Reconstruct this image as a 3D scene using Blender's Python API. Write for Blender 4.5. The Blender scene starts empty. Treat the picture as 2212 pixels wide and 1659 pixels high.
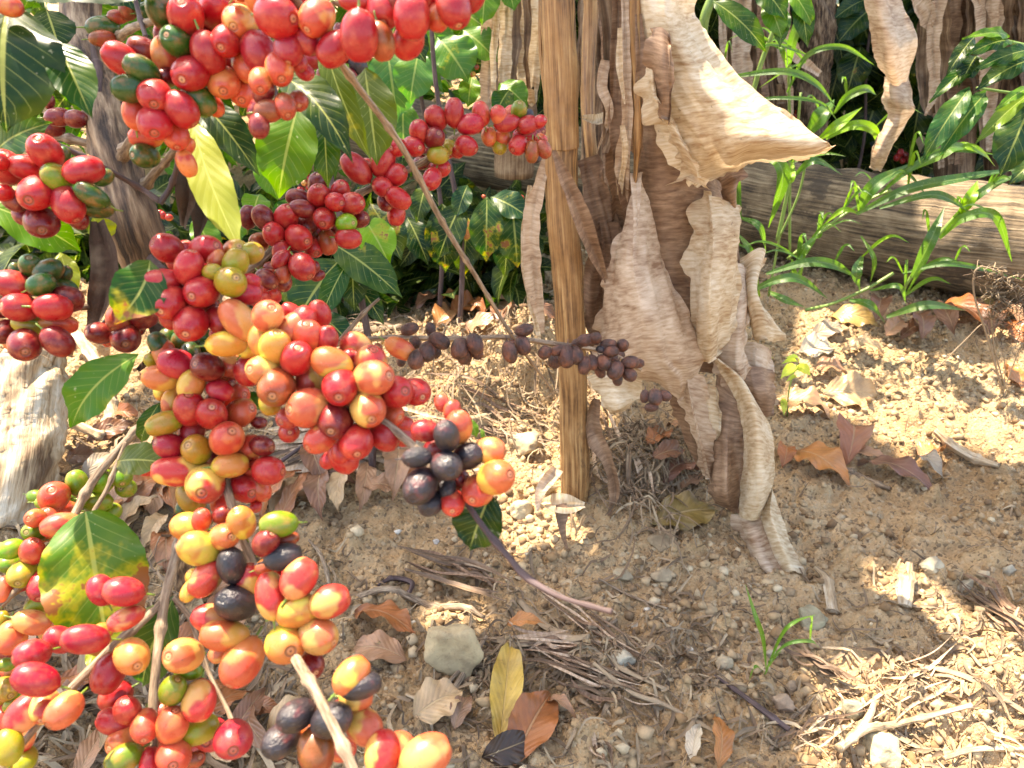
import bpy, math, random
import numpy as np
from mathutils import Vector, Matrix, Euler

rnd = random.Random(7)
C = bpy.context.scene.collection
scene = bpy.context.scene

# ------------------------------------------------------------------ camera
CAM_H = 0.80
PITCH = math.radians(27)
cam_d = bpy.data.cameras.new('camera')
cam = bpy.data.objects.new('camera', cam_d)
C.objects.link(cam)
cam.location = (0, 0, CAM_H)
cam.rotation_euler = (math.pi / 2 - PITCH, 0, 0)
cam_d.sensor_width = 36
F_OV = 1640.0                      # focal length in pixels of a 2212 px wide picture
cam_d.lens = 36 * F_OV / 2212
cam_d.clip_start = 0.02
cam_d.clip_end = 500
cam_d.dof.use_dof = True
cam_d.dof.focus_distance = 0.75
cam_d.dof.aperture_fstop = (cam_d.lens / 1000) / 0.0016
scene.camera = cam

# ------------------------------------------------------------------ light
SUN = Vector((-0.30, 0.30, 0.90)).normalized()
w = bpy.data.worlds.new('World')
scene.world = w
w.use_nodes = True
nt = w.node_tree
bg = nt.nodes['Background']
sky = nt.nodes.new('ShaderNodeTexSky')
sky.sky_type = 'NISHITA'
sky.sun_disc = False
sky.sun_elevation = math.asin(SUN.z)
sky.sun_rotation = math.atan2(SUN.x, SUN.y)
sky.air_density = 1.0
sky.dust_density = 2.5
nt.links.new(sky.outputs[0], bg.inputs[0])
bg.inputs[1].default_value = 0.15
sl = bpy.data.lights.new('sun', 'SUN')
sl.energy = 3.4
sl.angle = math.radians(0.6)
sl.color = (1.0, 0.95, 0.87)
so = bpy.data.objects.new('sun', sl)
C.objects.link(so)
so.rotation_euler = SUN.to_track_quat('Z', 'Y').to_euler()
so.location = SUN * 10
scene.view_settings.view_transform = 'Standard'
scene.view_settings.look = 'None'
scene.view_settings.exposure = 2.45
scene.view_settings.gamma = 1.0
scene.view_settings.use_white_balance = True
scene.view_settings.white_balance_temperature = 7900
scene.view_settings.white_balance_tint = 12
scene.cycles.max_bounces = 6
scene.cycles.diffuse_bounces = 4
scene.cycles.transmission_bounces = 4
scene.cycles.transparent_max_bounces = 4

# ------------------------------------------------------------------ picture -> world
CAMP = Vector((0, 0, CAM_H))
RIGHT = Vector((1, 0, 0))
FWD = Vector((0, math.cos(PITCH), -math.sin(PITCH)))
UP = Vector((0, math.sin(PITCH), math.cos(PITCH)))
CX, CY = 1106.0, 829.5

def P(x, y, d):
    return CAMP + d * (FWD + RIGHT * ((x - CX) / F_OV) - UP * ((y - CY) / F_OV))

def proj(p):
    v = Vector(p) - CAMP
    d = v.dot(FWD)
    return CX + F_OV * v.dot(RIGHT) / d, CY - F_OV * v.dot(UP) / d, d

def W(px, d):
    return px * d / F_OV

# numpy value noise
def _h(ix, iy, seed):
    n = (ix.astype(np.int64) * 374761393 + iy.astype(np.int64) * 668265263 + seed * 974634777) & 0x7fffffff
    n = ((n ^ (n >> 13)) * 1274126177) & 0x7fffffff
    return ((n ^ (n >> 16)) & 0xffff) / 65535.0

def vnoise(x, y, seed=0):
    x = np.asarray(x, float); y = np.asarray(y, float)
    ix = np.floor(x); iy = np.floor(y)
    fx = x - ix; fy = y - iy
    fx = fx * fx * (3 - 2 * fx); fy = fy * fy * (3 - 2 * fy)
    a = _h(ix, iy, seed); b = _h(ix + 1, iy, seed); c = _h(ix, iy + 1, seed); d = _h(ix + 1, iy + 1, seed)
    return (a * (1 - fx) + b * fx) * (1 - fy) + (c * (1 - fx) + d * fx) * fy - 0.5

def fbm(x, y, oct=4, seed=0, gain=0.5):
    s = 0; a = 1.0
    for i in range(oct):
        s = s + a * vnoise(x * 2 ** i + i * 17.3, y * 2 ** i - i * 9.1, seed + i)
        a *= gain
    return s

MOUNDS = []       # filled below: (x, y, radius, height)

def H(x, y, fine=True):
    x = np.asarray(x, float); y = np.asarray(y, float)
    z = 0.05 * fbm(x * 1.1, y * 1.1, 3, 3)
    z = z + 0.09 * np.clip(y - 2.9, 0, 60)
    for mx, my, r, hh in MOUNDS:
        q = ((x - mx) ** 2 + (y - my) ** 2) / r ** 2
        z = z + hh * np.exp(-q * 1.6) * (1 + 0.7 * fbm(x * 14, y * 14, 3, 21))
    if fine:
        c = fbm(x * 16, y * 16, 4, 11, 0.6)
        z = z + 0.020 * c + 0.032 * np.clip(fbm(x * 34, y * 34, 3, 5, 0.65), 0.02, 1) + 0.010 * fbm(x * 75, y * 75, 2, 31)
    return z

_T = np.arange(0.3, 6.0, 0.005)
def G(x, y):
    d = (FWD + RIGHT * ((x - CX) / F_OV) - UP * ((y - CY) / F_OV))
    X = CAMP.x + d.x * _T; Y = CAMP.y + d.y * _T; Z = CAMP.z + d.z * _T
    i = np.argmax(Z <= H(X, Y, False))
    if i == 0: i = len(_T) - 1
    return Vector((X[i], Y[i], float(H(X[i], Y[i], True))))

for (mx, my, mr, mh) in ((1050, 870, .26, .13), (1370, 1075, .17, .07), (1160, 800, .2, .07), (60, 760, .5, .12), (760, 1010, .2, .05), (1500, 1540, .2, .015), (2150, 1230, .3, .03)):
    q = G(mx, my)
    MOUNDS.append((q.x, q.y, mr, mh))

# ------------------------------------------------------------------ materials
def new_mat(name):
    m = bpy.data.materials.new(name)
    m.use_nodes = True
    return m, m.node_tree, m.node_tree.nodes['Principled BSDF']

def N(t, typ, **kw):
    n = t.nodes.new(typ)
    for k, v in kw.items():
        setattr(n, k, v)
    return n

def noise(t, vec, scale, detail=4, rough=0.55, dist=0.0):
    n = N(t, 'ShaderNodeTexNoise')
    n.inputs['Scale'].default_value = scale
    n.inputs['Detail'].default_value = detail
    n.inputs['Roughness'].default_value = rough
    n.inputs['Distortion'].default_value = dist
    if vec is not None:
        t.links.new(vec, n.inputs['Vector'])
    return n.outputs['Fac']

def mapping(t, vec, scale):
    n = N(t, 'ShaderNodeMapping')
    n.inputs['Scale'].default_value = scale
    t.links.new(vec, n.inputs['Vector'])
    return n.outputs[0]

def ramp(t, fac, stops):
    n = N(t, 'ShaderNodeValToRGB')
    cr = n.color_ramp
    while len(cr.elements) < len(stops):
        cr.elements.new(0.5)
    for e, (p, c) in zip(cr.elements, stops):
        e.position = p
        e.color = (c[0], c[1], c[2], 1) if len(c) == 3 else c
    t.links.new(fac, n.inputs[0])
    return n.outputs[0]

def mixc(t, fac, a, b, mode='MIX'):
    n = N(t, 'ShaderNodeMix', data_type='RGBA', blend_type=mode)
    for s, v in ((n.inputs[0], fac), (n.inputs[6], a), (n.inputs[7], b)):
        if hasattr(v, 'links'):
            t.links.new(v, s)
        elif isinstance(v, (int, float)):
            s.default_value = v
        else:
            s.default_value = (v[0], v[1], v[2], 1)
    return n.outputs[2]

def math_(t, op, a, b=None, c=None, clamp=False):
    n = N(t, 'ShaderNodeMath', operation=op)
    n.use_clamp = clamp
    for i, v in enumerate((a, b, c)):
        if v is None:
            continue
        if hasattr(v, 'links'):
            t.links.new(v, n.inputs[i])
        else:
            n.inputs[i].default_value = v
    return n.outputs[0]

def mrange(t, v, a, b, c=0.0, d=1.0):
    n = N(t, 'ShaderNodeMapRange')
    n.interpolation_type = 'SMOOTHSTEP'
    t.links.new(v, n.inputs[0])
    for i, q in enumerate((a, b, c, d)):
        n.inputs[i + 1].default_value = q
    return n.outputs[0]

def bump(t, bs, height, strength, dist):
    n = N(t, 'ShaderNodeBump')
    n.inputs['Strength'].default_value = strength
    n.inputs['Distance'].default_value = dist
    t.links.new(height, n.inputs['Height'])
    t.links.new(n.outputs[0], bs.inputs['Normal'])
    return n

def translucent(t, bs, col, amount, scale=1.0):
    out = t.nodes['Material Output']
    tr = N(t, 'ShaderNodeBsdfTranslucent')
    t.links.new(col, tr.inputs[0])
    mx = N(t, 'ShaderNodeMixShader')
    mx.inputs[0].default_value = amount
    t.links.new(bs.outputs[0], mx.inputs[1])
    t.links.new(tr.outputs[0], mx.inputs[2])
    t.links.new(mx.outputs[0], out.inputs[0])

def rvec(t):
    tc = N(t, 'ShaderNodeTexCoord'); oi = N(t, 'ShaderNodeObjectInfo')
    add = N(t, 'ShaderNodeVectorMath', operation='ADD')
    cmb = N(t, 'ShaderNodeCombineXYZ')
    r10 = math_(t, 'MULTIPLY', oi.outputs['Random'], 37.0)
    for i in range(3): t.links.new(r10, cmb.inputs[i])
    t.links.new(tc.outputs['Object'], add.inputs[0]); t.links.new(cmb.outputs[0], add.inputs[1])
    return add.outputs[0]

def m_cherry():
    m, t, bs = new_mat('cherry_skin')
    tc = N(t, 'ShaderNodeTexCoord'); oi = N(t, 'ShaderNodeObjectInfo')
    v = tc.outputs['Object']
    add = N(t, 'ShaderNodeVectorMath', operation='ADD')
    cmb = N(t, 'ShaderNodeCombineXYZ')
    r10 = math_(t, 'MULTIPLY', oi.outputs['Random'], 37.0)
    for i in range(3): t.links.new(r10, cmb.inputs[i])
    t.links.new(v, add.inputs[0]); t.links.new(cmb.outputs[0], add.inputs[1])
    vr = add.outputs[0]
    sep = N(t, 'ShaderNodeSeparateXYZ'); t.links.new(v, sep.inputs[0])
    n1 = noise(t, vr, 0.85, 2, 0.4)
    z = sep.outputs[2]
    mask = math_(t, 'ADD', math_(t, 'MULTIPLY', z, 0.09), n1)
    mask = mrange(t, mask, 0.44, 0.55)
    blush = math_(t, 'MULTIPLY', mask, oi.outputs['Alpha'])
    col = mixc(t, blush, oi.outputs['Color'], (0.42, 0.014, 0.018))
    # gentle lightening and darkening, pale streaks near the tip
    n2 = noise(t, vr, 1.6, 5, 0.6)
    col = mixc(t, mrange(t, n2, 0.44, 0.72, 0, 0.45), col, mixc(t, 0.55, col, (0.72, 0.20, 0.09)))
    n3 = noise(t, vr, 22, 2, 0.5)
    col = mixc(t, mrange(t, n3, 0.70, 0.78, 0, 0.5), col, (0.75, 0.5, 0.28))
    n4 = noise(t, vr, 9, 2, 0.5)
    col = mixc(t, mrange(t, n4, 0.73, 0.76, 0, 0.75), col, (0.10, 0.035, 0.02))
    # calyx scar at the tip
    r = math_(t, 'SQRT', math_(t, 'ADD', math_(t, 'MULTIPLY', sep.outputs[0], sep.outputs[0]), math_(t, 'MULTIPLY', sep.outputs[1], sep.outputs[1])))
    top = mrange(t, z, 0.4, 0.6)
    ring = math_(t, 'MULTIPLY', math_(t, 'MULTIPLY', mrange(t, r, 0.13, 0.17), mrange(t, r, 0.25, 0.20)), top)
    disc = math_(t, 'MULTIPLY', mrange(t, r, 0.16, 0.12), top)
    dot = math_(t, 'MULTIPLY', mrange(t, r, 0.055, 0.035), top)
    col = mixc(t, math_(t, 'MULTIPLY', disc, math_(t, 'SUBTRACT', 0.8, math_(t, 'MULTIPLY', oi.outputs['Random'], 0.6))), col, (0.50, 0.26, 0.14))
    col = mixc(t, math_(t, 'MULTIPLY', ring, math_(t, 'ADD', math_(t, 'MULTIPLY', oi.outputs['Random'], 0.6), 0.15)), col, (0.14, 0.05, 0.02))
    col = mixc(t, math_(t, 'MULTIPLY', dot, 0.8), col, (0.05, 0.025, 0.015))
    # stalk end
    col = mixc(t, mrange(t, z, -1.0, -1.06), col, (0.13, 0.20, 0.03))
    t.links.new(col, bs.inputs['Base Color'])
    ro = noise(t, vr, 3.0, 4, 0.6)
    t.links.new(mrange(t, ro, 0.3, 0.7, 0.24, 0.46), bs.inputs['Roughness'])
    bs.inputs['Specular IOR Level'].default_value = 0.4
    bs.inputs['Subsurface Weight'].default_value = 0.10
    bs.inputs['Subsurface Radius'].default_value = (0.006, 0.002, 0.001)
    bs.inputs['Subsurface Scale'].default_value = 0.5
    bs.inputs['Coat Weight'].default_value = 0.12
    bs.inputs['Coat Roughness'].default_value = 0.15
    h = math_(t, 'ADD', math_(t, 'MULTIPLY', ring, -0.6), math_(t, 'MULTIPLY', n3, 0.12))
    bump(t, bs, h, 0.5, 0.0008)
    return m

def m_dark_cherry(dry):
    m, t, bs = new_mat('dried_cherry_skin' if dry else 'black_cherry_skin')
    tc = N(t, 'ShaderNodeTexCoord'); oi = N(t, 'ShaderNodeObjectInfo')
    v = tc.outputs['Object']
    add = N(t, 'ShaderNodeVectorMath', operation='ADD')
    cmb = N(t, 'ShaderNodeCombineXYZ')
    r10 = math_(t, 'MULTIPLY', oi.outputs['Random'], 37.0)
    for i in range(3): t.links.new(r10, cmb.inputs[i])
    t.links.new(v, add.inputs[0]); t.links.new(cmb.outputs[0], add.inputs[1])
    vr = add.outputs[0]
    n1 = noise(t, vr, 1.0, 4, 0.6)
    if dry:
        col = ramp(t, n1, [(0.35, (0.026, 0.012, 0.010)), (0.52, (0.075, 0.028, 0.019)), (0.68, (0.18, 0.06, 0.03))])
    else:
        col = ramp(t, n1, [(0.38, (0.012, 0.011, 0.014)), (0.58, (0.030, 0.022, 0.026)), (0.72, (0.13, 0.03, 0.03))])
    n2 = noise(t, vr, 6, 4, 0.6)
    col = mixc(t, mrange(t, n2, 0.62, 0.72, 0, 0.35), col, (0.32, 0.24, 0.18))
    t.links.new(col, bs.inputs['Base Color'])
    bs.inputs['Roughness'].default_value = 0.42 if dry else 0.36
    wr = noise(t, mapping(t, vr, (5, 5, 1.3)), 1.2, 4, 0.6, 0.6)
    bump(t, bs, wr, 0.7, 0.0022 if dry else 0.0012)
    return m

def m_leaf(name='leaf_blade', trans=0.28, rough=0.34):
    """colour comes from the object colour; alpha = how much brown blemish"""
    m, t, bs = new_mat(name)
    uv = N(t, 'ShaderNodeUVMap'); oi = N(t, 'ShaderNodeObjectInfo')
    tc = N(t, 'ShaderNodeTexCoord')
    sep = N(t, 'ShaderNodeSeparateXYZ'); t.links.new(uv.outputs[0], sep.inputs[0])
    u = math_(t, 'ABSOLUTE', math_(t, 'SUBTRACT', sep.outputs[0], 0.5))      # 0..0.5
    v = sep.outputs[1]
    ob = rvec(t)
    base = oi.outputs['Color']
    n1 = noise(t, ob, 28, 4, 0.6)
    col = mixc(t, mrange(t, n1, 0.40, 0.68, 0.0, 0.7), base, mixc(t, 0.35, base, (0.16, 0.22, 0.02)))
    # veins
    wav = math_(t, 'SUBTRACT', v, math_(t, 'MULTIPLY', u, 0.42))
    fr = math_(t, 'FRACT', math_(t, 'MULTIPLY', wav, 10.0))
    dv = math_(t, 'ABSOLUTE', math_(t, 'SUBTRACT', fr, 0.5))
    vein = mrange(t, dv, 0.07, 0.02)
    vein = math_(t, 'MULTIPLY', vein, mrange(t, u, 0.47, 0.3))
    mid = mrange(t, u, 0.032, 0.014)
    col = mixc(t, math_(t, 'MULTIPLY', vein, 0.5), col, mixc(t, 0.5, base, (0.35, 0.40, 0.12)))
    col = mixc(t, math_(t, 'MULTIPLY', mid, 0.75), col, mixc(t, 0.6, base, (0.50, 0.55, 0.16)))
    # blemishes: brown rot, small pale specks
    n2 = noise(t, ob, 17, 5, 0.65)
    bl = math_(t, 'ADD', n2, math_(t, 'MULTIPLY', oi.outputs['Alpha'], 0.38))
    spot = mrange(t, bl, 0.735, 0.765)
    halo = mrange(t, bl, 0.67, 0.76)
    col = mixc(t, math_(t, 'MULTIPLY', halo, 0.6), col, (0.42, 0.36, 0.03))
    col = mixc(t, spot, col, mixc(t, n1, (0.30, 0.13, 0.05), (0.12, 0.05, 0.02)))
    n3 = noise(t, ob, 260, 2, 0.5)
    col = mixc(t, mrange(t, n3, 0.70, 0.76, 0, 0.35), col, (0.55, 0.55, 0.35))
    t.links.new(col, bs.inputs['Base Color'])
    n4 = noise(t, ob, 60, 4, 0.6)
    t.links.new(mrange(t, n4, 0.3, 0.75, rough - 0.06, rough + 0.16), bs.inputs['Roughness'])
    q = math_(t, 'ADD', math_(t, 'MULTIPLY', dv, 1.0), math_(t, 'MULTIPLY', n4, 0.5))
    q = math_(t, 'SUBTRACT', q, math_(t, 'MULTIPLY', mid, 0.8))
    bs.inputs['Specular IOR Level'].default_value = 0.26
    bump(t, bs, q, 0.3, 0.0008)
    bright = N(t, 'ShaderNodeHueSaturation'); bright.inputs['Value'].default_value = 2.6; bright.inputs['Saturation'].default_value = 1.15
    t.links.new(col, bright.inputs['Color'])
    tcol = bright.outputs[0]
    translucent(t, bs, tcol, trans)
    return m

def m_grass():
    m, t, bs = new_mat('grass_blade')
    uv = N(t, 'ShaderNodeUVMap'); oi = N(t, 'ShaderNodeObjectInfo'); tc = N(t, 'ShaderNodeTexCoord')
    sep = N(t, 'ShaderNodeSeparateXYZ'); t.links.new(uv.outputs[0], sep.inputs[0])
    u = math_(t, 'ABSOLUTE', math_(t, 'SUBTRACT', sep.outputs[0], 0.5))
    base = oi.outputs['Color']
    fr = math_(t, 'FRACT', math_(t, 'MULTIPLY', u, 14.0))
    ln = mrange(t, math_(t, 'ABSOLUTE', math_(t, 'SUBTRACT', fr, 0.5)), 0.30, 0.48)
    col = mixc(t, math_(t, 'MULTIPLY', ln, 0.3), base, mixc(t, 0.5, base, (0.3, 0.42, 0.1)))
    mid = mrange(t, u, 0.06, 0.03)
    col = mixc(t, math_(t, 'MULTIPLY', mid, 0.6), col, mixc(t, 0.5, base, (0.42, 0.5, 0.2)))
    ob = rvec(t)
    n1 = noise(t, ob, 30, 3, 0.6)
    col = mixc(t, mrange(t, n1, 0.45, 0.8, 0, 0.5), col, (0.20, 0.26, 0.04))
    n3 = noise(t, ob, 300, 2, 0.5)
    col = mixc(t, mrange(t, n3, 0.64, 0.72, 0, 0.45), col, (0.5, 0.55, 0.35))
    t.links.new(col, bs.inputs['Base Color'])
    bs.inputs['Roughness'].default_value = 0.36
    bump(t, bs, ln, 0.3, 0.0006)
    translucent(t, bs, mixc(t, 0.5, col, (0.30, 0.65, 0.02)), 0.4)
    return m

def m_dry_sheet(name, dark, mid, light, su=38.0, sv=190.0, trans=0.22, lo=0.39, hi=0.65):
    """dry banana leaf: streaks run across the blade (u), so noise is fine along v"""
    m, t, bs = new_mat(name)
    uv = N(t, 'ShaderNodeUVMap')
    tc = N(t, 'ShaderNodeTexCoord')
    v0 = mapping(t, uv.outputs[0], (su, sv, 1))
    n1 = noise(t, v0, 1.0, 5, 0.6, 0.15)
    n2 = noise(t, mapping(t, uv.outputs[0], (9, 16, 1)), 1.0, 5, 0.65, 0.4)
    f = math_(t, 'ADD', math_(t, 'MULTIPLY', n1, 0.55), math_(t, 'MULTIPLY', n2, 0.49))
    col = ramp(t, f, [(lo, dark), ((lo + hi) / 2, mid), (hi, light)])
    n3 = noise(t, mapping(t, uv.outputs[0], (su * 3, sv * 5, 1)), 1.0, 3, 0.6)
    col = mixc(t, mrange(t, n3, 0.58, 0.75, 0, 0.45), col, dark)
    n5 = noise(t, tc.outputs['Object'], 120, 3, 0.6)
    col = mixc(t, mrange(t, n5, 0.68, 0.76, 0, 0.6), col, (0.08, 0.04, 0.025))
    t.links.new(col, bs.inputs['Base Color'])
    bs.inputs['Roughness'].default_value = 0.62
    q = math_(t, 'ADD', n1, math_(t, 'MULTIPLY', n3, 0.5))
    bump(t, bs, q, 0.4, 0.0012)
    translucent(t, bs, col, trans)
    return m

def m_wood(name, stops, su=60.0, sv=6.0, bumpd=0.002, rough=0.7, blotch=None, bs_amt=0.8):
    """streaks run along the length (v)"""
    m, t, bs = new_mat(name)
    uv = N(t, 'ShaderNodeUVMap')
    n1 = noise(t, mapping(t, uv.outputs[0], (su, sv, 1)), 1.0, 6, 0.65, 0.06)
    n2 = noise(t, uv.outputs[0], 14.0, 4, 0.6)
    f = math_(t, 'ADD', math_(t, 'MULTIPLY', n1, 0.7), math_(t, 'MULTIPLY', n2, 0.33))
    col = ramp(t, f, stops)
    n4 = noise(t, mapping(t, uv.outputs[0], (su * 4, sv * 2, 1)), 1.0, 3, 0.6)
    dk = stops[0][1]
    col = mixc(t, mrange(t, n4, 0.60, 0.72, 0, 0.55), col, dk)
    if blotch:
        n3 = noise(t, mapping(t, uv.outputs[0], (9, 5, 1)), 1.0, 5, 0.7, 0.5)
        col = mixc(t, mrange(t, n3, 0.54, 0.64, 0, 0.85), col, blotch)
    t.links.new(col, bs.inputs['Base Color'])
    bs.inputs['Roughness'].default_value = rough
    bump(t, bs, math_(t, 'ADD', n1, math_(t, 'MULTIPLY', n4, 0.6)), bs_amt, bumpd)
    return m

def m_soil():
    m, t, bs = new_mat('soil')
    tc = N(t, 'ShaderNodeTexCoord')
    v = tc.outputs['Object']
    n1 = noise(t, v, 3.0, 5, 0.6)
    col = ramp(t, n1, [(0.30, (0.30, 0.185, 0.090)), (0.50, (0.43, 0.285, 0.15)), (0.70, (0.52, 0.37, 0.21))])
    n2 = noise(t, v, 60, 5, 0.7)
    col = mixc(t, mrange(t, n2, 0.45, 0.68, 0, 0.5), col, (0.52, 0.36, 0.20))
    n3 = noise(t, v, 170, 3, 0.6)
    col = mixc(t, mrange(t, n3, 0.42, 0.30, 0, 0.7), col, (0.12, 0.07, 0.035))
    vo = N(t, 'ShaderNodeTexVoronoi'); vo.inputs['Scale'].default_value = 190
    t.links.new(v, vo.inputs['Vector'])
    hsv = N(t, 'ShaderNodeSeparateColor'); t.links.new(vo.outputs['Color'], hsv.inputs[0])
    col = mixc(t, mrange(t, hsv.outputs[0], 0.88, 0.94, 0, 0.5), col, (0.48, 0.38, 0.25))
    col = mixc(t, mrange(t, hsv.outputs[1], 0.88, 0.94, 0, 0.6), col, (0.07, 0.05, 0.04))
    t.links.new(col, bs.inputs['Base Color'])
    bs.inputs['Roughness'].default_value = 0.95
    bs.inputs['Specular IOR Level'].default_value = 0.15
    hh = math_(t, 'ADD', math_(t, 'MULTIPLY', n2, 1.0), math_(t, 'ADD', math_(t, 'MULTIPLY', n3, 0.4), math_(t, 'MULTIPLY', vo.outputs['Distance'], -0.35)))
    bump(t, bs, hh, 1.0, 0.009)
    return m

def m_vary(name, cols, rough=0.85, scale=40, bd=0.002):
    """colour picked per mesh island"""
    m, t, bs = new_mat(name)
    g = N(t, 'ShaderNodeNewGeometry'); tc = N(t, 'ShaderNodeTexCoord')
    st = [((i + 0.5) / len(cols), c) for i, c in enumerate(cols)]
    col = ramp(t, g.outputs['Random Per Island'], st)
    n1 = noise(t, tc.outputs['Object'], scale, 4, 0.6)
    col = mixc(t, mrange(t, n1, 0.35, 0.7, 0, 0.5), col, mixc(t, 0.6, col, (0.05, 0.03, 0.02)))
    t.links.new(col, bs.inputs['Base Color'])
    bs.inputs['Roughness'].default_value = rough
    bump(t, bs, n1, 0.6, bd)
    return m

def m_objcol(name, rough=0.6, scale=45, bd=0.003, trans=0.0, veins=False):
    m, t, bs = new_mat(name)
    oi = N(t, 'ShaderNodeObjectInfo')
    v = rvec(t)
    n1 = noise(t, v, scale, 5, 0.65, 0.2)
    base = oi.outputs['Color']
    col = mixc(t, mrange(t, n1, 0.35, 0.7, 0, 0.7), base, mixc(t, 0.6, base, (0.06, 0.025, 0.012)))
    n0 = noise(t, v, scale * 0.35, 3, 0.6)
    col = mixc(t, mrange(t, n0, 0.5, 0.75, 0, 0.5), col, mixc(t, 0.5, base, (0.55, 0.42, 0.28)))
    n3 = noise(t, v, scale * 5, 3, 0.6)
    col = mixc(t, mrange(t, n3, 0.62, 0.72, 0, 0.4), col, (0.09, 0.05, 0.03))
    hgt = n1
    if veins:
        uv = N(t, 'ShaderNodeUVMap')
        sep = N(t, 'ShaderNodeSeparateXYZ'); t.links.new(uv.outputs[0], sep.inputs[0])
        u = math_(t, 'ABSOLUTE', math_(t, 'SUBTRACT', sep.outputs[0], 0.5))
        wav = math_(t, 'SUBTRACT', sep.outputs[1], math_(t, 'MULTIPLY', u, 0.5))
        fr = math_(t, 'FRACT', math_(t, 'MULTIPLY', wav, 9.0))
        dv = math_(t, 'ABSOLUTE', math_(t, 'SUBTRACT', fr, 0.5))
        mid = mrange(t, u, 0.035, 0.015)
        vn = mrange(t, dv, 0.09, 0.03)
        col = mixc(t, math_(t, 'MULTIPLY', vn, 0.35), col, mixc(t, 0.5, base, (0.08, 0.03, 0.015)))
        col = mixc(t, math_(t, 'MULTIPLY', mid, 0.7), col, mixc(t, 0.5, base, (0.5, 0.36, 0.2)))
        hgt = math_(t, 'ADD', n1, math_(t, 'SUBTRACT', math_(t, 'MULTIPLY', dv, 0.6), mid))
    t.links.new(col, bs.inputs['Base Color'])
    bs.inputs['Roughness'].default_value = rough
    bump(t, bs, hgt, 0.7, bd)
    if trans:
        translucent(t, bs, col, trans)
    return m

MAT = {
    'cherry': m_cherry(), 'dry': m_dark_cherry(True), 'black': m_dark_cherry(False),
    'leaf': m_leaf(), 'grass': m_grass(),
    'banana': m_dry_sheet('dried_banana_leaf', (0.26, 0.145, 0.08), (0.49, 0.35, 0.235), (0.66, 0.53, 0.395)),
    'banana_pale': m_dry_sheet('pale_dried_banana_leaf', (0.36, 0.21, 0.10), (0.60, 0.46, 0.29), (0.76, 0.66, 0.50)),
    'banana_brown': m_dry_sheet('brown_dried_banana_leaf', (0.10, 0.045, 0.022), (0.22, 0.125, 0.07), (0.36, 0.23, 0.14), trans=0.08),
    'fibre': m_dry_sheet('dried_leaf_sheath', (0.04, 0.022, 0.012), (0.17, 0.10, 0.055), (0.40, 0.29, 0.18), su=170, sv=4, trans=0.05),
    'stalk': m_wood('dried_stalk', [(0.40, (0.07, 0.028, 0.010)), (0.51, (0.28, 0.14, 0.05)), (0.63, (0.46, 0.28, 0.12))], su=150, sv=6, bumpd=0.0015, rough=0.5, blotch=(0.055, 0.02, 0.01)),
    'log': m_wood('weathered_log', [(0.41, (0.030, 0.020, 0.010)), (0.51, (0.17, 0.115, 0.06)), (0.62, (0.36, 0.27, 0.16))], su=120, sv=4, bumpd=0.010, blotch=(0.06, 0.042, 0.025)),
    'stump': m_wood('bleached_wood', [(0.40, (0.12, 0.065, 0.03)), (0.50, (0.40, 0.28, 0.16)), (0.62, (0.62, 0.53, 0.40))], su=70, sv=9, bumpd=0.006),
    'bark': m_wood('coffee_bark', [(0.42, (0.022, 0.011, 0.006)), (0.51, (0.15, 0.09, 0.05)), (0.62, (0.38, 0.27, 0.165))], su=170, sv=22, bumpd=0.004),
    'twig': m_wood('grey_twig_bark', [(0.40, (0.07, 0.04, 0.022)), (0.50, (0.21, 0.145, 0.09)), (0.64, (0.40, 0.31, 0.21))], su=500, sv=60, bumpd=0.0012),
    'dark_twig': m_wood('dark_twig_bark', [(0.36, (0.025, 0.014, 0.013)), (0.52, (0.075, 0.045, 0.042)), (0.68, (0.15, 0.105, 0.10))], su=260, sv=30, bumpd=0.0006),
    'green_stem': m_wood('green_stem_skin', [(0.36, (0.08, 0.13, 0.03)), (0.52, (0.16, 0.26, 0.05)), (0.68, (0.28, 0.36, 0.12))], su=260, sv=30, bumpd=0.0003, rough=0.45),
    'soil': m_soil(),
    'crumb': m_vary('soil_crumbs', [(0.26, 0.155, 0.07), (0.38, 0.26, 0.14), (0.46, 0.33, 0.19), (0.15, 0.085, 0.04), (0.48, 0.35, 0.20), (0.32, 0.205, 0.10), (0.56, 0.45, 0.29), (0.22, 0.13, 0.06)], 0.95, 120, 0.001),
    'litter': m_vary('straw_litter', [(0.16, 0.10, 0.055), (0.30, 0.21, 0.125), (0.09, 0.055, 0.03), (0.42, 0.32, 0.20), (0.22, 0.15, 0.09), (0.12, 0.075, 0.04), (0.34, 0.25, 0.15)], 0.8, 60, 0.001),
    'stone': m_objcol('stone', 0.9, 55, 0.004),
    'dry_leaf': m_objcol('fallen_leaf', 0.42, 22, 0.0025, 0.12, True),
    'hairy': m_objcol('fuzzy_dead_leaf', 0.95, 90, 0.004),
    'foliage': m_leaf('thicket_leaf', 0.3, 0.38), 'canopy': m_leaf('shade_canopy_leaf', 0.12, 0.4),
}

# ------------------------------------------------------------------ mesh helpers
WORLD = {}          # object -> world position of its origin

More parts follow.
